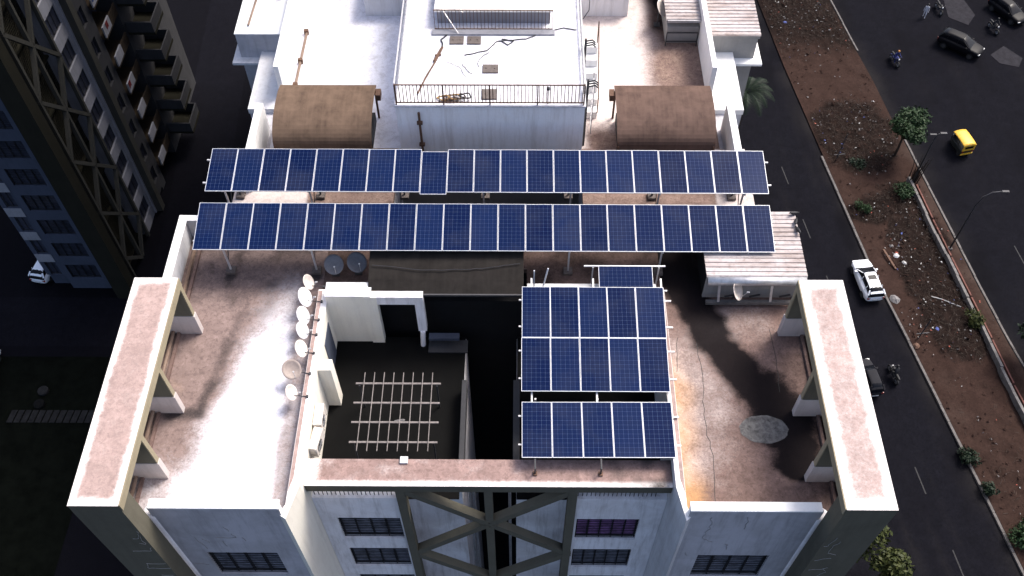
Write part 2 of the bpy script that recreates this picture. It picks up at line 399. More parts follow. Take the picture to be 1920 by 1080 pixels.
# ---- yard left of the tower
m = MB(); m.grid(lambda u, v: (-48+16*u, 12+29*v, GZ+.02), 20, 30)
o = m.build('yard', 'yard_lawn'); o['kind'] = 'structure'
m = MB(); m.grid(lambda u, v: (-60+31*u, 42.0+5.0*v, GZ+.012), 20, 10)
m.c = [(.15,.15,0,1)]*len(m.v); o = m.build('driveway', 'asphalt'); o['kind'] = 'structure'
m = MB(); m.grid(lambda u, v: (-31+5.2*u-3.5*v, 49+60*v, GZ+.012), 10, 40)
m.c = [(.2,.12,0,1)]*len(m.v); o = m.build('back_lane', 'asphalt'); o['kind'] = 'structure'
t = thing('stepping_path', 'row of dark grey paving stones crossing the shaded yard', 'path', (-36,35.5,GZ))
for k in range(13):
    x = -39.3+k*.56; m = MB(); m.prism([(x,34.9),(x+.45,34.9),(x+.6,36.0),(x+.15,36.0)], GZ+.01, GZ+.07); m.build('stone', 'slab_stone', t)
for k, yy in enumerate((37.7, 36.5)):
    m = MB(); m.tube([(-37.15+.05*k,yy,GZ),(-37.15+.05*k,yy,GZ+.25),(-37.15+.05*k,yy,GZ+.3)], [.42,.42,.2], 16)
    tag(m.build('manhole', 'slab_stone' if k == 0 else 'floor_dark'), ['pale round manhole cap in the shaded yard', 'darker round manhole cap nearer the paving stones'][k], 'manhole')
# ================================================================== MAIN TOWER
T = thing('apartment_tower', 'large apartment tower with stained white roof terraces carrying long rows of solar panels', 'building', (0,24,GZ))
def part(name, mat, fill, bevel=0.0, smooth=False, parent=None, kind=None, label=None):
    m = MB(); fill(m); return m.build(name, mat, parent or T, smooth, bevel, kind, label)
def pierced(m, axis, c, thick, u0, u1, z0, z1, holes):
    """wall face on plane axis=c, facing -y (axis 'y') or +x (axis 'x'), with real openings and reveals"""
    us = sorted({u0,u1}|{h[0] for h in holes}|{h[1] for h in holes}); zs = sorted({z0,z1}|{h[2] for h in holes}|{h[3] for h in holes})
    d = thick if axis == 'y' else -thick
    P = (lambda u, z, k: (u, c+d*k, z)) if axis == 'y' else (lambda u, z, k: (c+d*k, u, z))
    for a, b in zip(us, us[1:]):
        for e, f in zip(zs, zs[1:]):
            if any(h[0] <= a and b <= h[1] and h[2] <= e and f <= h[3] for h in holes): continue
            m.add([P(a,e,0),P(b,e,0),P(b,f,0),P(a,f,0)], [(0,1,2,3)])
    for h in holes:
        a,b,e,f = h
        for p, q in (((a,e),(b,e)),((b,e),(b,f)),((b,f),(a,f)),((a,f),(a,e))):
            m.add([P(*p,0),P(*q,0),P(*q,1),P(*p,1)], [(0,1,2,3)])
def window(axis, c, u0, u1, z0, z1, bars=14, mull=3, parent=None, pane='pane', depth=.24, gm='grille'):
    """frame > pane, grille"""
    s = 1 if axis == 'y' else -1
    def bx(m, a0, a1, d0, d1, e0, e1):
        lo, hi = sorted((c+s*d0, c+s*d1))
        m.box(a0,a1,lo,hi,e0,e1) if axis == 'y' else m.box(lo,hi,a0,a1,e0,e1)
    m = MB(); e = .006
    bx(m,u0+e,u0+.06,.13,.19,z0+e,z1-e); bx(m,u1-.06,u1-e,.13,.19,z0+e,z1-e)
    bx(m,u0+.06,u1-.06,.13,.19,z0+e,z0+.06); bx(m,u0+.06,u1-.06,.13,.19,z1-.06,z1-e)
    for k in range(1, mull+1):
        u = u0+(u1-u0)*k/(mull+1); bx(m,u-.022,u+.022,.13,.19,z0+.06,z1-.06)
    w_ = m.build('window', 'dark_steel', parent)
    m = MB(); bx(m,u0+.004,u1-.004,.195,depth-.004,z0+.004,z1-.004); m.build('pane', pane, w_)
    if bars:
        m = MB()
        for k in range(bars):
            z = z0+(z1-z0)*(k+.5)/bars; bx(m,u0+.004,u1-.004,.055,.075,z-.009,z+.009)
        for k in range(mull+2):
            u = u0+.03+(u1-u0-.06)*k/(mull+1); bx(m,u-.012,u+.012,.08,.1,z0+.004,z1-.004)
        m.build('grille', gm, w_)
    return w_
ST = 2.93
# --- front: blocks, piers, recessed facade
for sx in (-1, 1):
    def X(a, b): return (min(sx*a,sx*b), max(sx*a,sx*b))
    bx0, bx1 = X(10.5, 6.38); wx0, wx1 = X(9.64, 7.2)
    holes = [(wx0,wx1,-4.98-ST*k,-2.82-ST*k) for k in range(10)]
    part('front_wall', 'grey_blue_wall', lambda m: (pierced(m,'y',11.63,.25,bx0,bx1,GZ,.985,holes),
         m.add([(bx0,11.63,.985),(bx1,11.63,.985),(bx1,11.70,.985),(bx0,11.70,.985)],[(0,1,2,3)]), m.box(bx0,bx1,11.88,23.4,GZ,-.28)))
    for k in range(5): window('y',11.63,wx0,wx1,-4.98-ST*k,-2.82-ST*k,12,3,T,'pane_grey')
    p0, p1 = X(10.44, 6.42)
    part('parapet', 'clean_white', lambda m: m.box(p0-.03,p1+.03,11.61,11.93,.93,1.02), .015)
    part('parapet', 'clean_white', lambda m: m.box(p0,p1,11.66,11.88,0.0,.93))
    part('round_column', 'recess_wall', lambda m: m.tube([(sx*10.62,11.80,GZ),(sx*10.62,11.80,.3),(sx*10.62,11.80,.42)],[.25,.25,.15],16), smooth=True)
    # pier, slab and fins
    q0, q1 = X(11.92, 10.45)
    part('pier', 'olive', lambda m: m.box(q0,q1,10.8,11.45,GZ,2.76))
    part('recess_wall', 'olive', lambda m: m.box(*X(11.66,10.52),12.35,23.3,GZ,-.28))
    def smask(x, y):
        d = min(x-q0, q1-x, (y-10.8)*.8, (18.95-y)*.8); k = 1-sstep(-.02, .55 if sx > 0 else .36, d+.07*nz(x,y,1.3)+.05*nz(x,y,5))
        inner = (q1-x) if sx < 0 else (x-q0)
        return (0, max(k*1.1, .30 if sx > 0 else .12), .25*max(0,nz(x,y,1.1)))
    sheet(q0,q1,10.8,18.95,3.10,.06,smask,.02).build('top_slab','slab_top',T)
    part('slab_edge', 'olive', lambda m: m.box(q0+.004,q1-.004,10.804,18.946,2.76,3.085))
    i0, i1 = X(10.446, 10.41)
    part('slab_edge', 'olive_light', lambda m: m.box(i0,i1,10.82,18.93,2.74,3.10))
    for fy in (13.07, 15.48, 18.72):
        f0, f1 = X(11.9, 10.46)
        part('fin', 'olive', lambda m: m.box(f0,f1,fy,fy+.2,1.12,2.74))
        part('fin_edge', 'olive_light', lambda m: m.box(*X(10.46,10.425),fy+.01,fy+.19,1.12,2.74))
        part('fin_base', 'fin_base', lambda m: m.box(*X(11.9,10.40),fy-.015,fy+.215,0,1.10), .01)
    part('parapet', 'white_wall', lambda m: m.box(*X(11.92,11.68),11.5,23.4 if sx < 0 else 18.9,-.4,1.0), .01)
    if sx < 0:
        part('parapet_cap', 'clean_white', lambda m: m.box(-11.94,-11.62,19.0,23.44,1.0,1.03))
        part('parapet', 'white_wall', lambda m: m.box(-11.67,-10.2,23.2,23.42,0,1.0))
        part('parapet_cap', 'clean_white', lambda m: m.box(-11.61,-10.2,23.18,23.44,1.0,1.03))
    part('pipe', 'pvc_brown', lambda m: m.tube([(sx*11.42,11.6,.14),(sx*11.42,23.0 if sx < 0 else 19,.14)],.07,8), smooth=True)
    part('gutter_kerb', 'roof_right', lambda m: m.box(*X(11.28,11.18),11.95,23.2,0,.12))
    # recessed facade
    r0, r1 = X(5.94 if sx < 0 else 6.09, 2.98); v0, v1 = X(5.34, 3.12)
    holes = [(v0,v1,-5.0-ST*k,-3.07-ST*k) for k in range(10)]
    part('facade_wall', 'recess_wall', lambda m: (pierced(m,'y',13.0,.25,r0,r1,GZ,-1.35,holes),
         m.add([(r0,13.0,-1.35),(r1,13.0,-1.35),(r1,13.25,-1.35),(r0,13.25,-1.35)],[(0,1,2,3)]),
         m.add([(r0,13.25,-1.35),(r1,13.25,-1.35),(r1,13.25,-2.2),(r0,13.25,-2.2)],[(0,1,2,3)]), m.box(r0,r1,13.26,19.9,GZ,-2.12)))
    for k in range(6): window('y',13.0,v0,v1,-5.0-ST*k,-3.07-ST*k,12,4 if sx > 0 else 3,T,'curtain_purple' if k == 0 and sx > 0 else 'pane_grey')
    part('facade_wall', 'recess_wall', lambda m: m.box(*X(2.98,.98),14.1,19.9,GZ,-2.12))
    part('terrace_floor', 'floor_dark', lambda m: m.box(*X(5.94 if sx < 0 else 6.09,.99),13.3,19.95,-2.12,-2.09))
    part('terrace_rail', 'dark_steel', lambda m: [m.bar((r0+.02,13.12,-.9),(r1-.02,13.12,-.9),.05)]+[m.bar((r0+.1+j*.145,13.12,-1.35),(r0+.1+j*.145,13.12,-.9),.022) for j in range(19)])
    # brace columns
    part('column', 'olive', lambda m: m.box(*X(3.02,2.72),12.86,13.2,GZ,-.47))
    # side walls of the light well
    wo, wi = (6.31, 5.95) if sx < 0 else (6.38, 6.10)
    poly = [(sx*wo,20.35),(sx*wo,11.98),(sx*6.50,11.66),(sx*(wo-.06),11.50),(sx*wi,12.65),(sx*wi,20.35)]
    part('light_well_wall', 'shaft_wall' if sx < 0 else 'white_wall', lambda m: m.prism(poly, GZ, .46))
    part('wall_cap', 'rim_white', lambda m: m.prism(poly, .46, .50))
    part('wall_cap', 'slab_top', lambda m: m.prism([(sx*(wo-.01),20.3),(sx*(wo-.01),12.4),(sx*(wo-.13),12.9),(sx*(wo-.15),20.3)], .50, .504))
part('mullion', 'olive', lambda m: m.box(-.09,.19,12.9,13.16,GZ,-.47))
for k in range(6):
    z0 = -.46-5.86*k
    for a, b in ((-2.87,2.95),(2.95,-2.87)):
        for h0, h1 in ((0,.49),(.51,1)):
            pa = Vector((a+(b-a)*h0,13.03,z0-5.86*h0)); pb = Vector((a+(b-a)*h1,13.03,z0-5.86*h1))
            part('brace', 'olive', lambda m: m.bar(pa,pb,.30,.29))
def bmask(x, y):
    f = 1-sstep(12.9,13.15,y); k = sstep(2.5,5.2,x+.8*nz(x,y,1.2))*.75*(.6+.8*nz(x,y,1.6,3))
    return (max(0,k), max(f*.9, .35*max(0,nz(x,y,2.2)+.3)*(1-sstep(0,4,x)), .8*(1-sstep(-5.8,-5.2,x))), .2*max(0,nz(x,y,1.5,7)))
sheet(-5.94,6.09,12.84,13.80,0.0,.06,bmask,.03).build('beam_top','beam_top',T)
part('front_beam', 'olive', lambda m: m.box(-5.93,6.08,12.85,13.79,-.47,-.03))
part('beam_block', 'white_wall', lambda m: m.box(-2.86,-2.6,13.62,13.86,0.002,.09), .01)
for x in (1.6, 3.75):
    part('anchor_plate', 'rust', lambda m: m.box(x-.07,x+.07,13.22,13.36,.002,.06))
# --- decks
XL = [(-7.6,23.4),(-7.8,22.3),(-8.45,19.3),(-9.2,15.8),(-10.3,11.9)]
SL = [(-11.0,15.42),(-9.9,15.5),(-9.65,16.6),(-9.45,17.9),(-9.2,19.3),(-8.7,20.8)]
def mask_left(x, y):
    xl = at_y(XL, y); cl = sstep(-1.2, 1.0, x-xl+.3*nz(x,y,.9))*(1-.55*sstep(16.2,21,y))
    if y > 20.8: cl *= 1-.75*sstep(20.8,22,y)
    shade_band = sstep(-7.35,-6.85,x+.12*nz(x,y,1.2)); cl *= 1-.62*shade_band  # grime and the wall's soft shadow, painted together as one strip
    d, tt = seg_dist(x, y, SL); st = (1-sstep(.03,.5,d+.16*nz(x,y,1.5)+.1*nz(x,y,4)))*(.8-.10*tt)
    st = max(st, .32*(1-sstep(.4,2.2,math.hypot(x+8.9,y-20.2)))*(1+nz(x,y,1.3)), .8*(1-sstep(.1,.42,math.hypot(x+9.85,y-21.3))), .8*(1-sstep(.1,.42,math.hypot(x+6.6,y-21.3))))
    blot = max(0, nz(x,y,1.7,8)+.6*nz(x,y,4.1,3))*(1-min(1,cl*1.4)); st = max(st, .42*blot)
    cl = max(cl, .42*(1-sstep(12.5,15.0,y))*(1-shade_band))
    st = max(st, .24*shade_band*(1-.4*nz(x,y,2)))
    if y > 19.3: st = max(st, (.30+.45*max(0,nz(x,y,1.4,6)+.4*nz(x,y,3.7)))*sstep(19.3,20.9,y)*(1-.5*cl))  # blotches plus the panel row's shade, painted into the deck
    return (st, cl, .30*max(0,.3+nz(x,y,.7,5))*(1 if y < 18 else .3))
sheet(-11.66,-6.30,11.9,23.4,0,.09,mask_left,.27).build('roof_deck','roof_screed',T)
SR = [(6.6,23.2,1.1),(6.9,22.3,1.1),(7.15,21.1,.95),(7.55,19.9,.8),(8.1,18.5,.72),(8.9,17.4,.8),(9.6,16.3,1.0),(10.05,15.3,1.3),(10.35,14.4,1.0),(10.3,13.7,.6)]
def mask_right(x, y):
    d, tt = seg_dist(x, y, SR); i = min(len(SR)-2, int(tt)); wd = SR[i][2]+(SR[i+1][2]-SR[i][2])*(tt-i)
    st = (1-sstep(wd*.15, wd*1.65, d+.34*nz(x,y,1.0)+.16*nz(x,y,3)))*(1.15+.25*nz(x,y,1.8,4))
    st = max(st, .35*sstep(9.6,10.6,x)*(1 if y < 18 else .5))  # darker towards the slab side
    st = max(st, .45*max(0, nz(x,y,1.6,8)+.6*nz(x,y,4.1,3))*sstep(7.0,8.5,x)); st = max(st, .75*sstep(20.2,21.6,y)*(1-.4*max(0,nz(x,y,1.2))))
    warm = .8*(1-sstep(6.3,7.8,x+.3*nz(x,y,.8)))*(1-sstep(16.0,19.5,y))
    cl = .34*(1-sstep(7.2,9.6,x))*sstep(12,14,y)*(1-sstep(18,20.5,y))+.25*max(0,nz(x,y,.8,2))+.25*(1-sstep(.4,1.4,math.hypot((x-9.2)/1.6,(y-19.3)/1.1)))
    return (st, cl, warm)
sheet(6.37,11.66,11.9,23.4,0,.09,mask_right,.27).build('roof_deck','roof_right',T)
part('repair_patch', 'patch_cement', lambda m: m.add([(9.34,14.96,.012)]+[(9.34+.82*math.cos(a)*(1+.03*math.sin(11*a+1)),14.96+.53*math.sin(a)*(1+.03*math.cos(9*a)),.012) for a in [2*math.pi*i/28 for i in range(28)]], [(0,i+1,(i+1)%28+1) for i in range(28)]), label='pale grey oval cement patch on the blackened roof')
for pts in ([(7.42,18.4),(7.5,17.0),(7.4,15.5),(7.48,14.0),(7.38,12.1)],[(10.15,19.0),(10.2,17.6),(10.1,16.4)],[(6.75,18.6),(6.62,17.2)]):
    part('joint', 'black', lambda m: [m.bar(a,b,.016,.008) for a,b in (lambda q: zip(q,q[1:]))(wob([(x,y,.004) for x,y in pts],.08,6))])
for x0, x1, y0, y1 in ((-6.30,-4.6,20.36,23.4),(-4.6,1.35,21.7,23.4),(1.35,6.37,20.36,23.4)):
    sheet(x0,x1,y0,y1,0,.12,lambda x, y: (.42+.3*nz(x,y,.8), .1, .15),.27).build('roof_deck','roof_right',T)
for x0, x1 in ((-10.45,-4.0),(3.6,10.45)):
    sheet(x0,x1,23.4,28.0,0,.12,lambda x, y: (.12+.3*nz(x,y,.6,4)+.35*sstep(24.8,23.6,y), (.85 if x < -7.5 or x > 9 else .25), .25),.27).build('roof_deck','roof_right',T)
def rear_left(x, y): return (.55*(1-sstep(.2,.7,math.hypot((x+10.3)/1.2,(y-36.2)/1.5))), .98, 0)
sheet(-9.42,-3.82,28.0,41.0,0,.15,rear_left,.27).build('roof_deck','roof_screed',T)
def rear_right(x, y):
    d = sstep(6.1,7.6,x+.6*nz(x,y,.5)+.12*(33-y)*(1 if y < 33 else -.3)); d = max(d, (1-sstep(28.6,30.2,y))*sstep(3.5,4.2,x))
    return (.35*d*max(0,nz(x,y,1.1,3)+.5*nz(x,y,3.0,1))+.55*d*sstep(32.5,36.5,y)*sstep(6.3,7.4,x)*(1-sstep(7.6,8.6,x)), 1.0-.78*d, .25*d)
sheet(3.62,9.42,28.0,41.0,0,.12,rear_right,.27).build('roof_deck','roof_right',T)
# body below the decks
part('wall', 'grey_blue_wall', lambda m: (m.box(-10.4,-4.05,23.4,41,GZ,-.28), m.box(3.65,10.4,23.4,41,GZ,-.28)))
part('wall', 'grey_block', lambda m: m.box(-4.05,3.65,27.5,41,GZ,-.02))
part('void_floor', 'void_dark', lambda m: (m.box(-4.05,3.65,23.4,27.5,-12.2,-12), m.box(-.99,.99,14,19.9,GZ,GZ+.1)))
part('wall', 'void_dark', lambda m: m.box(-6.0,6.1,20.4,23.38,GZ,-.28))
part('terrace_wall', 'n_grey', lambda m: (m.box(-1.02,-.84,14.1,17.6,-2.1,-1.3), m.box(.86,1.1,14.1,17.6,-2.1,-1.3)), .02)
for x in (-.72, -.58, .74): part('pipe', 'galv', lambda m: m.tube([(x,14.25,GZ),(x,14.25,-1.9),(x,14.35,-1.75)],.055,8))
# north end of the light well
part('light_well_wall', 'shaft_wall', lambda m: m.box(-5.95,-4.42,19.75,20.05,-2.1,.90))
part('wall_cap', 'white_wall', lambda m: m.box(-5.96,-4.3,19.72,20.36,.90,.94))
part('door_frame', 'shaft_wall', lambda m: m.box(-4.56,-4.10,19.70,20.0,-2.1,.90))
part('door_frame', 'recess_wall', lambda m: (m.box(-4.10,-2.42,19.72,20.0,.44,.90), m.box(-2.74,-2.42,19.72,20.0,-1.3,.44)))
part('pipe', 'recess_wall', lambda m: m.tube([(-2.58,19.7,-1.3),(-2.62,19.6,-2.1)],.1,8))
part('ledge', 'n_blue', lambda m: m.box(-2.35,-1.2,19.45,19.7,-1.55,-1.4))
part('ledge', 'n_grey', lambda m: m.box(-2.4,-.9,19.2,19.75,-2.05,-1.98))
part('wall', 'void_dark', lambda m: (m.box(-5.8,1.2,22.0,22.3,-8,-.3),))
part('terrace_door', 'n_blue', lambda m: m.box(-5.948,-5.92,18.3,19.3,-2.1,-.1), label='blue grey door in the side wall of the light well')
part('pilaster', 'shaft_wall', lambda m: m.box(-5.95,-5.48,16.95,17.40,-2.1,.42), .01)
part('light_well_wall', 'white_wall', lambda m: (m.box(1.35,6.09,20.36,20.62,-2.0,.55),), .01)
part('light_well_wall', 'grey_blue_wall', lambda m: m.box(1.2,6.09,20.0,20.34,GZ,-.3))
# --- tank block with its roof
part('tank_wall', 'tank_wall', lambda m: m.box(-3.80,3.60,27.4,41,-.02,2.90))
def tank_mask(x, y):
    e = min(x+3.8, 3.6-x, y-27.4); st = .4*(1-sstep(.05,.35,math.hypot((x+2.6)/.5,(y-30.2)/1.2)+.2*nz(x,y,2)))+.7*(1-sstep(.2,.75,math.hypot((x+1.7)/1.0,(y-27.65)/.35)))
    return (st, 1.0-.35*max(0,nz(x,y,.7)), .5*(1-sstep(.02,.22,e+.1*nz(x,y,2))))
sheet(-3.84,3.64,27.36,41,2.99,.09,tank_mask,.09).build('tank_roof','roof_screed',T)
part('railing', 'rust', lambda m: [m.bar((-3.75,27.45,z),(3.55,27.45,z),.04) for z in (3.10,4.0)]+[m.bar((-3.72+.1385*j,27.45,3.10),(-3.72+.1385*j,27.45,4.0),.03) for j in range(53)]+[m.bar((x,27.45,2.98),(x,27.45,4.0),.05) for x in (-3.75,-1.9,-.1,1.75,3.55)])
for x in (-3.75, 3.55):
    part('railing', 'steel', lambda m: [m.bar((x,27.5,z),(x,41,z),.05) for z in (3.15,4.0)]+[m.bar((x,27.6+.28*j,3.1),(x,27.6+.28*j,4.0),.018) for j in range(48)])
part('hatch_block', 'n_white', lambda m: m.box(-2.4,2.32,32.35,36.5,2.99,3.62))
part('hatch_block', 'rim_white', lambda m: m.box(-2.5,2.42,32.25,36.6,3.62,3.68))
part('railing', 'rust', lambda m: [m.bar((-2.5,31.9,z),(2.4,31.9,z),.04) for z in (3.05,4.0)]+[m.bar((-2.48+.148*j,31.9,3.0),(-2.48+.148*j,31.9,4.0),.02) for j in range(34)])
part('railing', 'rust', lambda m: [m.bar((-2.45,33.4,z),(2.4,33.4,z),.04) for z in (3.75,4.7)]+[m.bar((-2.43+.148*j,33.4,3.68),(-2.43+.148*j,33.4,4.7),.02) for j in range(34)])
part('stair_rail', 'steel', lambda m: (m.bar((-2.45,32.6,4.0),(-1.5,31.6,3.05),.035), m.bar((-2.4,33.4,4.3),(-1.3,32.1,3.7),.03)))
part('ledge', 'n_white', lambda m: m.box(-2.6,2.5,31.55,31.86,2.99,3.06))
for x0, x1, y0, y1 in ((-1.84,-1.26,30.98,31.45),(-1.12,-.55,30.98,31.45),(-.44,.19,29.24,29.72),(-.44,.16,27.72,28.28)):
    part('hatch_cover', 'hatch', lambda m: (m.box(x0,x1,y0,y1,2.99,3.05), m.box(x0+.12,x0+.17,(y0+y1)/2-.03,(y0+y1)/2+.03,3.05,3.08), m.box(x1-.17,x1-.12,(y0+y1)/2-.03,(y0+y1)/2+.03,3.05,3.08)), .01)
for pts, r_ in (([(1.9,31.7,3.02),(1.3,31.3,3.02),(.2,31.2,3.02),(-.1,30.9,3.02),(-.3,30.6,3.02),(-1.2,30.3,3.02)],.022),([(.3,31.2,3.02),(.55,30.9,3.02),(.8,31.2,3.02),(.3,31.3,3.02)],.022),
                ([(-.2,30.5,3.02),(-.6,30.1,3.02),(-.6,29.6,3.02)],.012),([(-1.9,29.9,3.02),(-1.4,29.6,3.02),(-1.1,29.0,3.02)],.010),([(-2.1,30.7,3.02),(-2.2,31.3,3.02),(-1.8,31.7,3.02),(1.0,31.75,3.02)],.03),([(-1.3,29.8,3.02),(-1.1,29.4,3.02),(-.85,29.2,3.02)],.012),([(2.5,31.9,3.02),(2.9,32.0,3.02),(3.4,31.9,3.02)],.02)):
    part('cable', 'cable', lambda m: m.tube(wob(pts), r_, 5))
part('water_pipe', 'rust', lambda m: m.tube([(-2.1,30.75,3.06),(-2.35,29.9,3.06),(-2.7,28.9,3.06),(-2.95,28.0,3.06)],.035,8))
part('water_pipe', 'rust', lambda m: (m.tube([(-2.15,30.7,3.05),(-2.42,29.9,3.05)],.05,8), m.bar((-2.4,30.25,3.05),(-2.15,30.3,3.05),.06)))
part('floodlight_pole', 'dark_steel', lambda m: (m.tube([(2.15,27.5,3.0),(2.15,27.5,3.75)],.02,6), m.tube([(2.15,27.5,3.72),(2.15,27.5,3.84)],.06,8)))
for k, (x, y) in enumerate(((-2.9,27.37),)):
    part('down_pipe', 'rust', lambda m: (m.tube([(x,y-.08,2.7),(x,y-.08,-.0)],.05,8), m.box(x-.11,x+.11,y-.14,y,2.1,2.2), m.box(x-.11,x+.11,y-.14,y,.9,1.0)))
for y in (28.2, 30.6):
    part('cross_arm', 'dark_steel', lambda m: (m.tube([(3.72,y,.0),(3.72,y,3.6)],.05,8),)+tuple(m.tube([(3.7,y-.12+.14*j,3.35),(4.0,y-.12+.14*j,3.42),(4.12,y-.12+.14*j,3.3)],.032,8) for j in range(3)))
part('ladder', 'steel', lambda m: [m.bar((4.05+.0*k,28.9+.55*k,0),(4.05,28.9+.55*k,2.9),.04) for k in (0,1)]+[m.bar((4.05,28.9,.3*j+.2),(4.05,29.45,.3*j+.2),.03) for j in range(9)])
part('steps', 'clean_white', lambda m: [m.box(3.64,4.35,29.8+.42*j,30.2+.42*j,0,.35+.35*j) for j in range(6)])
part('stair_rail', 'rust', lambda m: (m.bar((4.35,29.8,1.2),(4.35,32.2,3.2),.04), m.bar((4.35,29.8,0.3),(4.35,29.8,1.2),.04), m.bar((4.35,32.2,2.0),(4.35,32.2,3.2),.04)))
part('lightning_rod', 'dark_steel', lambda m: (m.tube([(3.7,32.6,3.0),(3.95,32.8,3.3),(3.98,33.2,4.6)],.02,6),))
for sx in (-1, 1):
    part('tank_house', 'white_wall', lambda m: m.box(*((-6.2,-3.8) if sx < 0 else (3.6,6.1)),36.6,39,0,1.1))
    part('tank_house_cap', 'hatch', lambda m: m.box(*((-6.3,-3.8) if sx < 0 else (3.6,6.2)),36.5,39.1,1.1,1.2))
part('fire_bucket', 'red_tank', lambda m: m.tube([(-3.95,35.2,1.5),(-3.95,35.2,1.9)],.12,10))
# --- rear terraces: parapets, balconies, blocks
for sx in (-1, 1):
    def X(a, b): return (min(sx*a,sx*b), max(sx*a,sx*b))
    part('parapet', 'clean_white', lambda m: m.box(*X(9.42,9.2),31.1,41,-.3,1.70), .01)
    part('parapet', 'clean_white' , lambda m: m.box(*X(9.95,9.66),25.6,29.4,-.3,1.22), .01)
    part('balcony_deck', 'white_wall' if sx < 0 else 'clean_white', lambda m: m.box(*X(10.75,9.42),30.35,34.1,-.30,-.03))
    part('balcony_wall', 'grey_blue_wall' if sx < 0 else 'white_wall', lambda m: m.box(*X(10.72,9.45),30.4,34.1,GZ,-.30))
    part('wall', 'grey_blue_wall' if sx < 0 else 'white_wall', lambda m: m.box(*X(10.3,9.45),28.0,30.34,GZ,-2.2))
    part('block_wall', 'grey_blue_wall' if sx < 0 else 'grey_block', lambda m: m.box(*X(11.75,9.45),34.12,41,GZ,.93))
    part('chajja', 'white_wall' if sx < 0 else 'clean_white', lambda m: m.box(*X(12.1,9.46),33.7,34.11,-.5,-.38))
    part('chajja', 'white_wall' if sx < 0 else 'clean_white', lambda m: m.box(*X(12.1,11.77),34.11,35.2,-.5,-.38))
    if sx < 0: part('block_roof', 'clean_white', lambda m: m.box(-11.78,-9.43,34.09,41,.93,.97))
part('pipe', 'pvc_brown', lambda m: m.tube([(-8.85,30.4,.12),(-8.8,35.3,.12)],.06,8))
part('pipe', 'pvc_brown', lambda m: m.tube([(-11.2,34.6,1.05),(-11.1,37.5,1.05)],.05,8))
for y in (31.6, 33.2, 35.2): part('pipe_block', 'rust', lambda m: m.box(-8.93,-8.73,y,y+.16,0.004,.24))
part('cabinet', 'galv', lambda m: m.box(-11.4,-10.3,36.9,37.8,.97,1.7)); part('cabinet_leg', 'rust', lambda m: (m.bar((-10.2,36.8,.97),(-10.2,36.8,1.8),.08), m.bar((-9.95,36.6,.97),(-9.95,36.6,1.6),.08)))
# repaired cracks on the front walls
CR = {11.618: [[(7.16,.46),(7.19,-.14),(7.16,-.48),(7.15,-1.29),(7.28,-1.5),(7.43,-1.58)],[(8.28,.53),(8.29,-.13),(8.34,-.46)],[(6.76,-2.6),(6.76,-2.72),(6.83,-2.8)],[(7.94,-1.76),(8.12,-2.24)],
        [(-8.5,-.5),(-8.44,-.85)],[(-8.86,-1.44),(-8.26,-1.39),(-8.33,-1.12)],[(-9.43,-1.54),(-9.29,-1.91)],[(-8.8,-1.76),(-8.78,-2.19)],[(-9.66,-1.41),(-9.62,-1.87),(-9.46,-2.44)],[(-8.05,-1.48),(-8.01,-1.75)],[(-10.37,-3.95),(-9.82,-3.94)]],
      10.788: [[(10.77,.98),(10.64,.31),(10.5,.2)],[(10.94,.66),(10.81,.15),(10.87,-.32),(11.09,-.43)],[(11.02,-.79),(10.51,-.98)],[(11.16,-1.65),(10.98,-1.78),(10.52,-1.85)],[(11.0,-1.71),(11.15,-2.03),(10.99,-2.35)],
        [(-10.5,1.24),(-10.6,.61),(-10.85,.6)],[(-10.5,.82),(-10.6,.09),(-10.76,.21)],[(-10.5,-.22),(-10.6,-.48),(-11.17,-.51)],[(-10.5,-1.62),(-11.13,-1.58),(-11.13,-2.02),(-10.5,-2.06)],[(-10.5,-2.71),(-10.96,-2.72)]]}
for yy, lst in CR.items():
    for c in lst:
        pts = wob([(x,yy,z) for x,z in c], .05, 9); pts = [Vector((p.x+nz(p.z,p.x,3)*.10+nz(p.z,p.x,9)*.04, yy, p.z+nz(p.x,p.z,3.3,5)*.10)) for p in pts]
        part('crack_filler', 'crack', lambda m: [m.bar(a,b,.011,.012) for a,b in zip(pts,pts[1:]) if (b-a).length > .01], kind=None)
# ================================================================== SOLAR PANELS
PW, PL = 0.992, 1.956
def make_panel():
    t = thing('solar_panel', 'x', 'solar panel', (0,0,0), local=True)
    m = MB(); f = .014
    m.box(-PW/2,PW/2,0,f,-.04,0); m.box(-PW/2,PW/2,PL-f,PL,-.04,0); m.box(-PW/2,-PW/2+f,f,PL-f,-.04,0); m.box(PW/2-f,PW/2,f,PL-f,-.04,0)
    m.build('frame','frame_alu',t)
    m = MB(); m.box(-PW/2+f,PW/2-f,f,PL-f,-.03,-.008); m.build('backsheet','backsheet',t)
    m = MB(); gx = .0040; cw = (PW-2*f-.02)/6; cl = (PL-2*f-.03)/12
    for i in range(6):
        for j in range(12):
            x0 = -PW/2+f+.01+i*cw+gx; y0 = f+.015+j*cl+gx; x1 = x0+cw-2*gx; y1 = y0+cl-2*gx; b = .01
            m.add([(x0+b,y0,-.0055),(x1-b,y0,-.0055),(x1,y0+b,-.0055),(x1,y1-b,-.0055),(x1-b,y1,-.0055),(x0+b,y1,-.0055),(x0,y1-b,-.0055),(x0,y0+b,-.0055)], [tuple(range(8))])
    o = m.build('cells','cells',t); o['kind'] = 'stuff'
    return t
PROTO = make_panel(); used = [False]
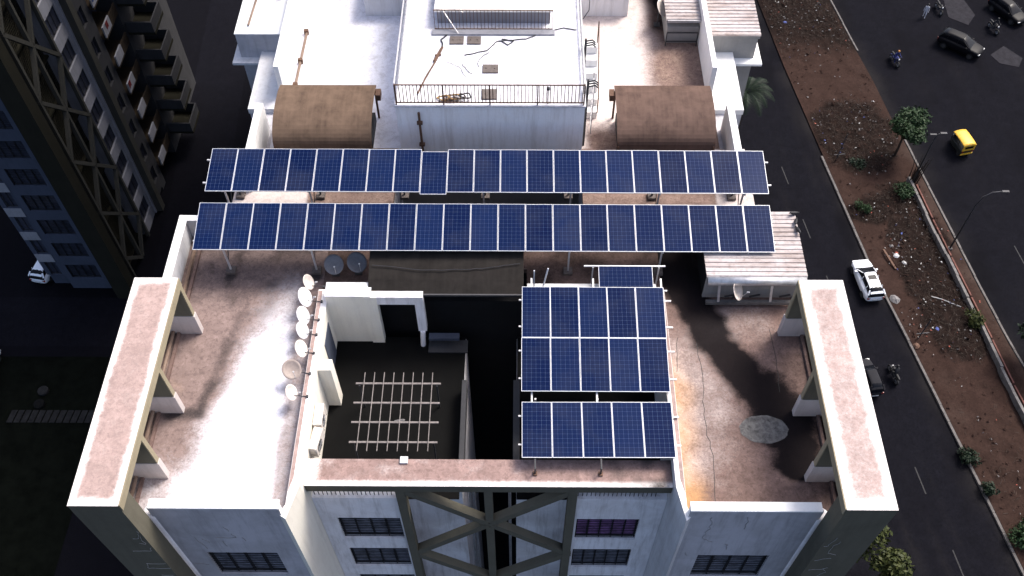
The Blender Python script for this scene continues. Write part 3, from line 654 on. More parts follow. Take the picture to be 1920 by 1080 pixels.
def put_panel(origin, xdir, ydir, label, group):
    """origin = middle of the lower edge"""
    r = PROTO if not used[0] else dup(PROTO)
    used[0] = True
    x = Vector(xdir).normalized(); y = Vector(ydir).normalized(); z = x.cross(y).normalized(); y = z.cross(x)
    j = Euler((random.uniform(-.004,.004), random.uniform(-.006,.006), random.uniform(-.003,.003))).to_matrix()
    M = Matrix((x,y,z)).transposed() @ j; r.matrix_world = Matrix.Translation(origin) @ M.to_4x4()
    r['label'] = label; r['group'] = group; return r
def row(bl, br, tl, n, label, group, odd=None):
    bl = Vector(bl); br = Vector(br); tl = Vector(tl); ux = (br-bl).normalized(); uy = (tl-bl).normalized()
    for k in range(n):
        c = bl+(br-bl)*((k+.5)/n); lb = label; gp = group
        if odd is not None and k == odd:
            c = c-uy*.09-Vector((0,0,.012)); lb = 'blue solar panel slipped slightly below its neighbours in the row before the tank block'; gp = None
        r = put_panel(c, ux, uy, lb, gp or 'slipped panel')
        if gp is None: del r['group']
row((-10.77,23.74,2.09),(10.43,23.81,1.95),(-10.77,25.65,2.36),21,'blue framed solar panel in the long row in front of the tank block','panels in the far row',8)
row((-10.83,21.25,1.70),(10.37,21.32,1.57),(-10.83,23.08,2.06),21,'blue framed solar panel in the long row over the dark canopy','panels in the long row over the canopy')
row((1.16,13.61,.56),(6.19,13.64,.54),(1.19,15.56,.75),5,'blue framed solar panel in the five panel row behind the front beam','five panels behind the front beam')
row((1.14,15.91,.86),(6.17,15.92,.83),(1.15,17.84,1.19),5,'blue framed solar panel in the lower row of the ten panel block','lower row of the ten panel block')
row((1.15,17.85,1.192),(6.18,17.86,1.162),(1.16,19.78,1.522),5,'blue framed solar panel in the upper row of the ten panel block','upper row of the ten panel block')
r = put_panel((5.9,20.46,1.14), (0,1,.17), (-1,0,0), 'single solar panel laid sideways on a small stand above the ten panel block', 'x'); del r['group']
# racks
def rack(label, bl, br, depth, slope, legs, over=.14, foot=True, z0=0.0):
    bl = Vector(bl); br = Vector(br); t = thing('panel_rack', label, 'rack', (bl.x, bl.y, z0))
    for q in (.22, .76):
        a = bl+Vector((-over, depth*q, slope*depth*q-.075)); b = br+Vector((over, depth*q, slope*depth*q-.075)); m = MB(); m.bar(a,b,.05,.06); m.build('rail','steel',t)
    for x in legs:
        f = (x-bl.x)/(br.x-bl.x); zf = bl.z+(br.z-bl.z)*f
        for q in (.16, .82):
            y = bl.y+depth*q; zt = zf+slope*depth*q-.10; m = MB(); m.bar((x,y,z0),(x,y,zt),.06,.06); l = m.build('leg','steel' if q < .5 else 'dark_steel',t)
            if foot: m = MB(); m.box(x-.17,x+.17,y-.17,y+.17,z0,z0+.14); m.build('footing','hatch',l,bevel=.02)
        m = MB(); m.bar((x,bl.y+depth*.04,zf+slope*depth*.04-.13),(x,bl.y+depth*.95,zf+slope*depth*.95-.13),.05,.05); m.build('rafter','steel',t)
        m = MB(); m.bar((x,bl.y+depth*.16,z0+.5),(x,bl.y+depth*.8,zf-.05),.03,.03); m.build('strut','dark_steel',t)
    return t
rack('steel rack on posts carrying the long panel row before the tank block', (-10.77,23.74,2.09),(10.43,23.81,1.95),1.91,.14,[-10.15,-6.92,-3.55,-.31,3.01,6.36,9.55])
rack('steel rack on posts carrying the long panel row over the dark canopy', (-10.83,21.25,1.70),(10.37,21.32,1.57),1.83,.19,[-9.85,-6.6,2.9,6.3,9.4],.05)
t = thing('panel_rack', 'steel rack bridging the light well under the ten panel block', 'rack', (3.6,17.8,.3))
for y, z in ((16.4,.86),(17.4,1.03),(18.3,1.18),(19.3,1.36)): m = MB(); m.bar((1.05,y,z-.0),(6.42,y,z-.03),.05,.05); m.build('rail','steel',t)
for x in (1.5,3.7,6.12):
    m = MB(); m.bar((x,13.9,.32),(x,20.2,1.42),.06,.08); m.build('rafter','steel',t)
for x in (1.62,3.72): m = MB(); m.bar((x,15.75,-2.0),(x,15.75,.62),.06); m.build('leg','steel',t)
t = thing('panel_rack', 'steel rack under the five panels behind the front beam', 'rack', (3.6,14.6,0))
for y, z in ((14.1,.50),(15.1,.60)): m = MB(); m.bar((1.05,y,z),(6.4,y,z-.02),.05,.05); m.build('rail','steel',t)
for x in (1.6,3.75): m = MB(); m.bar((x,13.3,.06),(x,13.3,.44),.05); m.bar((x,13.25,.46),(x,15.6,.66),.05); m.build('leg','dark_steel',t)
t = thing('panel_rack', 'small steel stand with projecting bars under the sideways panel', 'rack', (4.9,20.5,0))
for y, z in ((20.94,1.20),(19.96,1.03)): m = MB(); m.bar((3.42,y,z),(6.38,y,z),.045); m.build('rail','frame_alu',t)
for x in (3.75,6.15):
    for y in (20.05,20.9): m = MB(); m.bar((x,y,0 if y > 20.3 else .5),(x,y,1.0+.18*(y > 20.3)),.05); m.build('leg','steel',t)
for k, (a, b) in enumerate((((1.60,20.3,.4),(1.60,20.5,1.5)),((1.85,20.2,.4),(2.1,20.6,1.5)))):
    m = MB(); m.bar(a,b,.045); tag(m.build('steel_post','frame_alu'), ['upright bare steel post beside the dark canopy','leaning bare steel post beside the upright one'][k], 'post')
# ================================================================== CANOPIES AND SHEDS
def sweep(m, prof, x0, x1, th):
    """profile in (y,z) swept along x, closed with thickness"""
    n = len(prof); k = len(m.v)
    nr = []
    for i in range(n):
        a = prof[max(0,i-1)]; b = prof[min(n-1,i+1)]; d = Vector((b[0]-a[0], b[1]-a[1])).normalized(); nr.append((-d.y, d.x))
    for x in (x0, x1):
        for (y, z) in prof: m.v.append((x,y,z))
        for (y, z), q in zip(prof, nr): m.v.append((x,y-q[0]*th,z-q[1]*th))
    for i in range(n-1):
        m.f += [(k+i,k+2*n+i,k+2*n+i+1,k+i+1),(k+n+i,k+n+i+1,k+3*n+i+1,k+3*n+i),(k+i,k+i+1,k+n+i+1,k+n+i),(k+2*n+i,k+3*n+i,k+3*n+i+1,k+2*n+i+1)]
    m.f += [(k,k+n,k+3*n,k+2*n),(k+n-1,k+3*n-1,k+4*n-1,k+2*n-1)]
def vault(x0, x1, mat, label):
    t = thing('vaulted_canopy', label, 'canopy', ((x0+x1)/2,28.3,0))
    prof = [(27.05,.62)]+[(28.75-1.62*math.cos(a), .98+.88*math.sin(a)) for a in np.linspace(0, math.pi/2, 12)]+[(29.4,1.86),(29.95,1.72)]
    m = MB(); sweep(m, prof, x0, x1, .05); m.build('roof_sheet', mat, t, smooth=False)
    m = MB(); m.box(x0,x1,27.0,27.1,.55,.68); m.build('front_edge','black',t)
    xi = x1 if x0 < 0 else x0
    for k, x in enumerate((x0+.06, x1-.06)):
        m = MB(); m.tube([(x,y,z-.08) for y, z in prof], .05, 6); m.build('rib','rust',t)
        for y, zt in ((27.2,.7),(29.8,1.6)): m = MB(); m.bar((x,y,0),(x,y,zt),.08); m.build('post','rust',t)
    s = 1 if x0 < 0 else -1
    m = MB(); m.box(*sorted((xi+s*.02,xi+s*.22)),29.3,29.7,1.45,1.75); m.build('bracket','rust',t)
    m = MB(); m.box(x0+.15,x1-.15,28.0,29.6,0,.5); m.build('stair_head','black',t)
vault(-8.92,-4.92,'canopy_tan','tan vaulted canopy with a pale sunlit crest beside the tank block')
vault(4.98,8.95,'canopy_brown','darker brown vaulted canopy with smooth even top beside the tank block')
t = thing('sheet_canopy','dark grey sagging sheet canopy over the end of the light well','canopy',(-1.6,20.8,0))
m = MB(); sweep(m,[(19.92,.84),(20.4,1.06),(20.9,1.24),(21.4,1.38),(22.0,1.46),(22.6,1.46)],-4.42,1.22,.04); m.build('roof_sheet','canopy_dark',t)
m = MB(); m.box(-4.44,1.24,19.86,19.92,.76,.86); m.build('front_edge','dark_steel',t)
for x in (-4.3,-1.9,1.1): m = MB(); m.bar((x,20.0,.74),(x,22.5,1.36),.06); m.bar((x,22.5,0),(x,22.5,1.36),.07); m.build('rafter','dark_steel',t)
m = MB(); m.tube(wob([(-4.3,20.9,1.30),(-2.5,20.7,1.24),(-.5,20.75,1.24),(1.1,20.95,1.32)],.05),.014,5); m.build('cable','cable',t)
def corr(x0, x1, y0, y1, z0, z1, pitch, amp):
    n = int(round((y1-y0)/pitch)); prof = []
    for i in range(n):
        for q, h in ((0,0),(.10,0),(.20,1),(.88,1),(.96,0)):
            y = y0+pitch*(i+q); prof.append((y, z0+(z1-z0)*(y-y0)/(y1-y0)+amp*h))
    m = MB(); sweep(m, prof, x0, x1, .012); return m
t = thing('metal_shed','corrugated metal shed roof with a silver front gutter beside the right roof slab','shed',(9.6,21.8,0))
corr(7.80,11.42,20.35,23.35,1.36,1.44,.2,.035).build('roof_sheet','sheet_metal',t)
m = MB(); m.tube([(7.85,20.27,1.22),(11.38,20.27,1.22)],.17,14); m.build('gutter','galv',t,smooth=True)
m = MB(); m.box(7.85,11.38,20.42,20.52,.0,1.30); m.build('wall','grey_block',t)
m = MB(); m.box(7.85,7.95,20.52,23.3,.0,1.30); m.build('wall','void_dark',t)
m = MB(); m.box(7.9,11.2,19.95,20.1,.18,.30); m.build('base_beam','kerb_stone',t)
for x in (8.3,10.2,11.15): m = MB(); m.bar((x,20.35,1.26),(x+.05,19.98,.2),.09,.03); m.build('strut','galv',t)
for x in (8.6,9.5,10.6): m = MB(); m.bar((x,20.2,.35),(x+.35,20.15,.55),.05); m.build('brace','dark_steel',t)
t = thing('metal_shed','corrugated metal shed roof split by the tall white parapet','shed',(9.6,37,0))
corr(7.62,9.18,34.7,40.7,1.28,1.30,.235,.04).build('roof_sheet','sheet_metal',t)
corr(9.46,11.82,34.0,40.7,.98,1.2,.235,.04).build('roof_sheet','sheet_metal',t)
m = MB(); m.box(7.72,9.16,34.72,40.6,0,.9); m.build('wall','grey_block',t)
m = MB(); m.bar((7.68,34.66,1.25),(9.16,34.66,1.25),.05,.12); m.build('front_edge','galv',t)
m = MB(); [m.bar((7.7,34.5,z),(9.1,34.5,z),.05) for z in (.25,.75)]; [m.bar((x,34.5,0),(x,34.5,.75),.04) for x in (7.7,9.1)]; m.build('rail','dark_steel',t)
m = MB(); m.box(9.46,11.80,34.02,34.10,.80,.97); m.build('front_edge','grey_block',t)
# ================================================================== DISH AERIALS
def dish(loc, nrm, rad, mat, label, group=None, wall=None, z0=0.0, mastx=0.0):
    n = Vector(nrm).normalized(); loc = Vector(loc); t = thing('satellite_dish', label, 'dish', (loc.x, loc.y, z0), group=group)
    u = n.cross(Vector((0,0,1))).normalized(); v = u.cross(n); m = MB(); rings = 5; seg = 24
    vs = [loc-n*.10]
    for i in range(1, rings+1):
        rr = rad*i/rings
        for j in range(seg):
            a = 2*math.pi*j/seg; vs.append(loc-n*(.10*(1-(i/rings)**2))+(u*math.cos(a)*rr+v*math.sin(a)*rr*1.08))
    fs = [(0,1+j,1+(j+1)%seg) for j in range(seg)]
    for i in range(rings-1):
        for j in range(seg): fs.append((1+i*seg+j,1+(i+1)*seg+j,1+(i+1)*seg+(j+1)%seg,1+i*seg+(j+1)%seg))
    m.add(vs, fs); o = m.build('reflector', mat, t, smooth=True); sm = o.modifiers.new('thick','SOLIDIFY'); sm.thickness = .015
    lo = loc-v*rad*.95; feed = loc+n*rad*.95-v*rad*.35
    m = MB(); m.bar(lo,feed,.016); m.build('feed_arm','steel',t)
    m = MB(); m.tube([feed-n*.04,feed+n*.05],[.035,.025],8); m.build('feed_horn','steel',t)
    b = loc-n*.14; m = MB()
    if wall: m.tube([b,Vector((b.x,b.y,wall[2])),Vector(wall)],.015,6); m.box(wall[0]-.04,wall[0]+.03,wall[1]-.04,wall[1]+.04,wall[2]-.03,wall[2]+.05)
    else: m.tube([b,(b.x+mastx,b.y+.05,z0+.02)],.03,6); m.box(b.x+mastx-.14,b.x+mastx+.14,b.y-.1,b.y+.2,z0,z0+.04)
    m.build('mount','dark_steel',t); return t
rowl = [((-6.66,20.55),'dish',.29,'pinkish satellite dish nearest the dark canopy on the light well wall'),((-6.70,19.88),'dish_white',.36,'largest white satellite dish on the light well wall'),
        ((-6.66,19.08),'dish_white',.33,'bright white satellite dish third along the light well wall from the canopy'),((-6.60,18.45),'dish_white',.31,'white satellite dish fourth along the light well wall from the canopy'),((-6.54,17.68),'dish',.31,'pinkish cream satellite dish fifth along the light well wall from the canopy')]
for (x,y),mat,rd,lb in rowl: dish((x,y-.05,.75),(.90,-.10,.50),rd,mat,lb,None,(-6.12,y-.1,.53))
dish((-6.76,16.80,.72),(.25,-.42,.85),.33,'dish_brown','dull brown satellite dish lying almost face up by the light well wall',None,(-6.15,16.75,.53))
dish((-6.64,15.9,.72),(.90,-.10,.50),.28,'dish','small pale satellite dish nearest the front of the light well wall',None,(-6.12,15.85,.53))
dish((-5.84,21.35,.70),(.15,-.50,.85),.36,'dish_grey','blue grey satellite dish under the panels with a gap to the dark canopy')
dish((-4.98,21.42,.75),(.25,-.45,.85),.37,'dish_grey','blue grey satellite dish under the panels right against the dark canopy')
dish((8.96,20.05,.95),(.75,-.30,.50),.36,'dish','cream satellite dish in front of the silver gutter of the metal shed',None,(8.96,20.2,.35))
dish((7.55,35.9,1.0),(.72,-.25,.55),.38,'dish','beige satellite dish beside the shed split by the tall parapet')
for k, (x, y) in enumerate(((11.36,23.2),(11.36,22.8),(11.36,22.4))):     # crows on the shed edge
    h = R((200,250,280)[k]); t = thing('crow', ('black crow perched at the far corner of the metal shed roof','black crow perched between two others on the metal shed edge','black crow with tail outward at the near end of the perched trio')[k], 'bird', (x,y,1.44), h, 'crows on the shed', local=True)
    m = MB(); m.tube([(-.24,0,.05),(-.12,0,.08),(0,0,.11),(.09,0,.15),(.14,0,.19),(.19,0,.195),(.25,0,.18)],[.02,.05,.075,.06,.045,.035,.004],8); m.build('body','bird',t,smooth=True)
    m = MB(); m.bar((.02,-.03,0),(.02,-.03,.08),.012); m.bar((.02,.03,0),(.02,.03,.08),.012); m.build('leg','bird',t)
# ================================================================== AC UNITS, PERGOLA
def ac(y, z, label, rot=0.0):
    t = thing('air_conditioner', label, 'air conditioner', (-5.78,y,z), rot, local=True)
    m = MB(); m.box(-.15,.16,-.42,.42,0,.58); m.build('casing','ac_white',t,bevel=.03)
    m = MB(); m.tube([(.155,-.1,.29),(.172,-.1,.29)],.21,20); f = m.build('fan_guard','dark_steel',t)
    m = MB(); [m.bar((.178,-.1,.29),(.178,-.1+.2*math.cos(a),.29+.2*math.sin(a)),.012) for a in np.linspace(0,2*math.pi,9)[:-1]]; m.build('spoke','galv',f)
    m = MB(); m.bar((-.15,-.3,-.02),(.16,-.3,-.02),.03); m.bar((-.15,.3,-.02),(.16,.3,-.02),.03); m.bar((-.14,-.3,-.02),(-.14,-.3,-.3),.03); m.bar((-.14,.3,-.02),(-.14,.3,-.3),.03); m.build('bracket','dark_steel',t)
ac(15.42,-.48,'cleaner white air conditioner on the light well wall near the pilaster'); ac(14.52,-.5,'rust stained air conditioner on the light well wall by the front beam',R(-8))
t = thing('pergola_grid','white metal grid of crossing bars over the dark light well terrace','pergola',(-3.3,16,-2.1))
for y in (14.66,15.42,16.18,16.96): m = MB(); m.bar((-4.73,y,-.50),(-1.71,y,-.50),.065,.05); m.build('rail','pergola',t)
for k in range(8):
    x = -4.43+k*.345; m = MB(); m.bar((x,14.3,-.44),(x,17.38,-.44),.026,.03); m.build('rod','pergola',t)
for x in (-4.6,-1.85):
    for y in (14.7,16.9): m = MB(); m.bar((x,y,-2.09),(x,y,-.53),.05); m.build('leg','dark_steel',t)
m = MB(); m.tube([(-3.3,15.7,-.95),(-3.0,15.72,-.92),(-2.95,15.75,-.95)],[.04,.06,.03],8); tag(m.build('bottle','rubbish_grey'),'pale bottle lying under the pergola grid','bottle')
# ================================================================== NEIGHBOUR TOWER
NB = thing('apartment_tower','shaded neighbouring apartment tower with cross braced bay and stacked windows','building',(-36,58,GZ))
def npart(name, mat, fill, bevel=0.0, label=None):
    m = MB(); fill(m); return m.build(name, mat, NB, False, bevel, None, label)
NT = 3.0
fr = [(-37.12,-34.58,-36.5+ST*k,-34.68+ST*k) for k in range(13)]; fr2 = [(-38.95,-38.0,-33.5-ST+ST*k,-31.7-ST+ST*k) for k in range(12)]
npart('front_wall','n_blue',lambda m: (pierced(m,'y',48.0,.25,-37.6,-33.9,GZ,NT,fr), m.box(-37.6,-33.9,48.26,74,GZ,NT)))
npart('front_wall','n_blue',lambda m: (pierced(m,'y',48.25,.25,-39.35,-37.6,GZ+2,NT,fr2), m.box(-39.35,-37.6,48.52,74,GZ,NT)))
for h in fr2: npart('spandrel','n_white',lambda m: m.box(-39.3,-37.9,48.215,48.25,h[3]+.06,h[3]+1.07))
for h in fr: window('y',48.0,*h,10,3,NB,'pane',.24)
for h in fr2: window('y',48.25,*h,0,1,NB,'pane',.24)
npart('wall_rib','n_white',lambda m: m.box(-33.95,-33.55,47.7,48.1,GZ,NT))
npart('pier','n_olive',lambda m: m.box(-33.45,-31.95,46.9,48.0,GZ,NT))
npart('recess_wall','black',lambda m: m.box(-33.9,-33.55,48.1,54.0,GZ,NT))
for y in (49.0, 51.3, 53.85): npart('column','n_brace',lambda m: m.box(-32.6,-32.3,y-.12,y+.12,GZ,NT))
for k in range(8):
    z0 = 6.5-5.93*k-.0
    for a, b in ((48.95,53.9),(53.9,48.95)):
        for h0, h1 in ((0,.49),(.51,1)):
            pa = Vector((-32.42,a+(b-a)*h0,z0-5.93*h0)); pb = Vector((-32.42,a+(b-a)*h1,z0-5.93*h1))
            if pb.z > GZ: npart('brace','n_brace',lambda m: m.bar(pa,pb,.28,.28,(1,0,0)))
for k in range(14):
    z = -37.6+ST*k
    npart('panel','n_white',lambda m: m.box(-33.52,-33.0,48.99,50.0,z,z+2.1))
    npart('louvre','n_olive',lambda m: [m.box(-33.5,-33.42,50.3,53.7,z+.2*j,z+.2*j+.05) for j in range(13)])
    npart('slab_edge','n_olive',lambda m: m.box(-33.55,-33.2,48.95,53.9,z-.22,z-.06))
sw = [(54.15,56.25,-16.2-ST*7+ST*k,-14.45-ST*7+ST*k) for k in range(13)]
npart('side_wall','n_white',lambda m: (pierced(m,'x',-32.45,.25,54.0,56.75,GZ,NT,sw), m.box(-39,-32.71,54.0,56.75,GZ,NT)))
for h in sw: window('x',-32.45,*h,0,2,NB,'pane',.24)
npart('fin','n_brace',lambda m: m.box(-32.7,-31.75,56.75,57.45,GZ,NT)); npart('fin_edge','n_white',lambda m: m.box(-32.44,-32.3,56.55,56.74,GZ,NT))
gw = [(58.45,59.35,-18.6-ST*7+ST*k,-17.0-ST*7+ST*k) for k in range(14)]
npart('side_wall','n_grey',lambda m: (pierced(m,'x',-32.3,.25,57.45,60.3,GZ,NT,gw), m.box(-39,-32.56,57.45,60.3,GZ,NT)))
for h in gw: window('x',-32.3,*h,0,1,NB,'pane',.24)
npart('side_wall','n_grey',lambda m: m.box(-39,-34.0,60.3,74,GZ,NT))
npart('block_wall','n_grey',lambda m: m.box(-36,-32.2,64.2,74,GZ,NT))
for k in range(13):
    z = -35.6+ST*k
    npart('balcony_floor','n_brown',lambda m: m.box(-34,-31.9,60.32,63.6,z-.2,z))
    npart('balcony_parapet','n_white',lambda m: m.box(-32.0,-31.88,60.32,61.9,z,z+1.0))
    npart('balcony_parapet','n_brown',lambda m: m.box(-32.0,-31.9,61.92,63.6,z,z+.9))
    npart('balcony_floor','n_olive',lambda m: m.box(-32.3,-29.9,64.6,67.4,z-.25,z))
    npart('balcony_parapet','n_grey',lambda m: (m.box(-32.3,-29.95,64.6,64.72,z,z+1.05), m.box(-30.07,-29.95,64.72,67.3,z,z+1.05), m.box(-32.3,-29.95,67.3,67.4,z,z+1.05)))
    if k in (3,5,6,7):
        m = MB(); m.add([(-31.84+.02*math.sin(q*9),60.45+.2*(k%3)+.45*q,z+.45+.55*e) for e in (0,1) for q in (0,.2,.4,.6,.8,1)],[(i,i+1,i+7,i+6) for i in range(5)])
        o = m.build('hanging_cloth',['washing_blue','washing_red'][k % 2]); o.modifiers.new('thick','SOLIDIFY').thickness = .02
        tag(o, {3:'red cloth hung on the lowest washed balcony of the shaded tower',5:'red cloth hung on a middle balcony of the shaded tower',6:'blue cloth hung on a balcony of the shaded tower',7:'red cloth hung on the highest washed balcony of the shaded tower'}[k],'laundry','washing on balconies')
# ================================================================== VEHICLES
def wheel(t, x, y, r, w_):
    m = MB(); m.tube([(x,y-w_/2,r),(x,y+w_/2,r)],r,18); a = m.build('wheel','rubber',t,smooth=False)
    s = 1 if y > 0 else -1; m = MB(); m.tube([(x,y+s*w_/2,r),(x,y+s*(w_/2+.015),r)],r*.62,14); m.build('rim','dark_steel',a)
def car(loc, rz, paint, label, L=4.3, W=1.78, H=1.55, suv=True, sunroof=True, hood=1.05, roofc=None):
    """length along +x (nose), stations (x, half width, z sill, z belt)"""
    t = thing('car', label, 'car', loc, rz, local=True); h = W/2
    st = [(-.505,.62,.48,.80),(-.50,.82,.40,.90),(-.46,.93,.32,.98),(-.36,.985,.28,1.0),(-.15,1.0,.25,1.0),(.12,1.0,.25,.99),(.26,.985,.26,.97),(.40,.94,.30,.90),(.47,.84,.34,.80),(.50,.66,.42,.68),(.508,.5,.48,.6)]
    m = MB(); k = 0; P = []
    for x, wf, z0, z1 in st:
        y = h*wf; zb = z1*H/1.55; P.append([(x*L,-y*.93,z0-.05),(x*L,-y,z0+.18),(x*L,-y,zb-.16),(x*L,-y*.90,zb),(x*L,0,zb+.03),(x*L,y*.90,zb),(x*L,y,zb-.16),(x*L,y,z0+.18),(x*L,y*.93,z0-.05)])
    n = len(P[0]); vs = [p for r_ in P for p in r_]; fs = []
    for i in range(len(P)-1):
        for j in range(n): fs.append((i*n+j,(i+1)*n+j,(i+1)*n+(j+1)%n,i*n+(j+1)%n))
    fs += [tuple(range(n)), tuple(range((len(P)-1)*n,len(P)*n))[::-1]]
    m.add(vs, fs); body = m.build('body',paint,t,smooth=True); sb = body.modifiers.new('sub','SUBSURF'); sb.levels = 1; sb.render_levels = 2
    # greenhouse
    rx0, rx1 = -.44*L, .14*L; wx1 = .245*L; zb = .97*H/1.55; zr = H
    a = h*.88; b = h*.70
    prof = [(-.497,.0),(-.47,.52),(-.40,.93),(-.25,1.0),(-.08,1.0),(.03,.97),(.12,.66),(.20,.30),(.265,.0)]
    def sec(i, tt, k=1.0, up=0.0):
        x, hh = prof[i]; z = zb-.03+(zr-zb+.03)*hh*max(0,math.sin(tt))**.55; q = a-(a-b)*hh
        y_ = q*math.copysign(abs(math.cos(tt))**.45, math.cos(tt)); return (x*L, y_*k, z+up)
    gh = MB(); gh.grid(lambda u, v: sec(int(round(u*8)), math.pi*v), 8, 12); gh.build('windows','glass_dark',t,smooth=True)
    m = MB(); m.grid(lambda u, v: sec(1+int(round(u*4)), math.pi*(.27+.46*v), 1.0, .012), 4, 8); rf = m.build('roof',roofc or paint,t,smooth=True); rf.modifiers.new('sub','SUBSURF').render_levels = 2
    for s in (-1,1):
        for pa, pb, pw, ph in [((x,s*a,zb-.02),(x+.03,s*b*1.06,zr-.12),.06,.03) for x in (-.30*L, -.06*L)]+[((wx1-.06,s*a*.95,zb-.01),(.035*L,s*b*.95,zr-.07),.06,.04),((-.47*L,s*a*.93,zb+.15),(-.40*L,s*b*.95,zr-.10),.12,.06)]:
            m = MB(); m.bar(pa,pb,pw,ph); m.build('pillar',paint,t)
        m = MB(); m.bar((wx1-.35,s*a,zb+.02),(wx1-.30,s*(h+.13),zb+.06),.14,.1); m.build('mirror',paint,t,bevel=.02)
        m = MB(); m.box(L*.455,L*.492,s*h*.62-.16,s*h*.62+.16,.60*H/1.55,.72*H/1.55); m.build('headlight','lamp_white',t)
        m = MB(); m.box(-L*.503,-L*.47,s*h*.68-.13,s*h*.68+.13,.66*H/1.55,.84*H/1.55); m.build('tail_lamp','lamp_red',t)
        pass
        for x in (-.31*L,.31*L): wheel(t,x,s*(h-.10),.33,.2)
    if sunroof:
        m = MB(); m.box(-.16*L,-.05*L,-b*.55,b*.55,zr-.005,zr+.02); m.build('sunroof','glass_dark',t)
    m = MB(); m.box(-L*.512,-L*.49,-.26,.26,.52,.64); m.build('number_plate','lamp_white',t)
    return t
car((31.1,48.75,GZ+.004),R(96.5),'car_white','white hatchback with black glass and sunroof driving by the kerb',4.2,1.78,1.55)
car((29.1,39.0,GZ+.004),R(98),'car_grey','dark grey van half hidden by the roof slab',3.3,1.45,1.7,True,False)
car((47.3,79.4,GZ+.006),R(-38),'car_black','black sport utility car turning at the junction',4.6,1.85,1.75,True,False)
car((-40.2,50.2,GZ+.02),R(80),'car_white','white car parked in the shade beside the neighbouring tower',4.0,1.7,1.5,True,False)
car((-42.8,39.6,GZ+.03),R(70),'car_white','white car parked in the dark yard across the driveway',4.0,1.7,1.5,True,False)
car((53.9,85.0,GZ+.006),R(-60),'car_black','black car waiting at the far edge of the junction',4.4,1.8,1.6,True,False)
# auto rickshaw
t = thing('auto_rickshaw','yellow topped auto rickshaw on the main road','rickshaw',(43.4,65.0,GZ+.006),R(103),local=True)
m = MB(); m.add([(-1.2,-.62,.35),(.55,-.62,.35),(1.25,-.22,.4),(1.25,.22,.4),(.55,.62,.35),(-1.2,.62,.35),(-1.25,-.66,.95),(.5,-.64,.95),(1.1,-.25,1.0),(1.1,.25,1.0),(.5,.64,.95),(-1.25,.66,.95)],
          [(5,4,3,2,1,0),(6,7,8,9,10,11)]+[(i,(i+1)%6,(i+1)%6+6,i+6) for i in range(6)]); m.build('body','auto_green',t,bevel=.04)
m = MB(); m.grid(lambda u, v: (-1.25+2.05*u, .66*math.sin((v-.5)*2.2)/math.sin(1.1), 1.52+.22*math.cos((v-.5)*2.4)+.05*math.sin(u*math.pi)), 8, 10); o = m.build('roof','auto_yellow',t,smooth=True); o.modifiers.new('thick','SOLIDIFY').thickness = .04
m = MB(); m.box(-1.27,-1.22,-.62,.62,.95,1.62); m.build('rear_cover','auto_yellow',t)
m = MB(); m.box(-1.285,-1.27,-.42,.42,1.2,1.5); m.build('rear_window','glass_dark',t)
m = MB(); m.add([(.72,-.55,.98),(.72,.55,.98),(.62,.5,1.6),(.62,-.5,1.6)],[(0,1,2,3)]); m.build('windscreen','glass_dark',t)
m = MB(); m.box(-1.30,-1.24,-.6,.6,.45,.6); m.build('bumper','auto_yellow',t)
for s in (-1,1):
    m = MB(); [m.bar((x,s*.6,.95),(x,s*.6,1.62),.04) for x in (-.4,.6)]; m.build('post','dark_steel',t)
    m = MB(); m.box(-1.29,-1.26,s*.5-.07,s*.5+.07,.75,.88); m.build('tail_lamp','lamp_red',t); wheel(t,-.85,s*.5,.23,.16)
wheel(t,1.0,0.0,.23,.14)
# motorcycles and people
def skin_person(loc, rz, label, bones, cloth, name='person'):
    """one continuous figure grown from a joint skeleton; clothing colour by children"""
    t = thing(name, label, 'person', loc, rz, local=True)
    me = bpy.data.meshes.new('body'); me.from_pydata([b[0] for b in bones], [(b[1], i) for i, b in enumerate(bones) if b[1] is not None], []); me.materials.append(MATS[cloth])
    o = bpy.data.objects.new('body', me); COL.objects.link(o); o.parent = t
    o.modifiers.new('skin','SKIN')
    for i, b in enumerate(bones): me.skin_vertices[0].data[i].radius = (b[2], b[2])
    me.skin_vertices[0].data[0].use_root = True
    s = o.modifiers.new('sub','SUBSURF'); s.levels = 1; s.render_levels = 2
    return t
SIT = [((-.15,0,.86),None,.15),((-.12,0,1.05),0,.15),((-.02,0,1.30),1,.16),((.03,0,1.42),2,.06),((.06,0,1.50),3,.06),((.08,0,1.58),4,.095),((.08,0,1.66),5,.07),
       ((-.02,.20,1.32),2,.06),((.16,.27,1.12),7,.045),((.42,.27,1.04),8,.035),((.48,.27,1.04),9,.04),((-.02,-.20,1.32),2,.06),((.16,-.27,1.12),11,.045),((.42,-.27,1.04),12,.035),((.48,-.27,1.04),13,.04),
       ((-.12,.12,.84),0,.10),((.26,.17,.78),15,.075),((.18,.17,.38),16,.05),((.30,.17,.32),17,.045),((-.12,-.12,.84),0,.10),((.26,-.17,.78),19,.075),((.18,-.17,.38),20,.05),((.30,-.17,.32),21,.045)]
def person_bits(t, hd, hat, hatmat):
    m = MB(); k = Vector(hd); seg = 12
    m.tube([k+Vector((0,0,-.10)),k+Vector((.0,0,-.04)),k+Vector((-.01,0,.04)),k+Vector((-.01,0,.10)),k+Vector((-.01,0,.125))],[.085,.115,.12,.085,.02],seg); m.build(hat,hatmat,t,smooth=True)
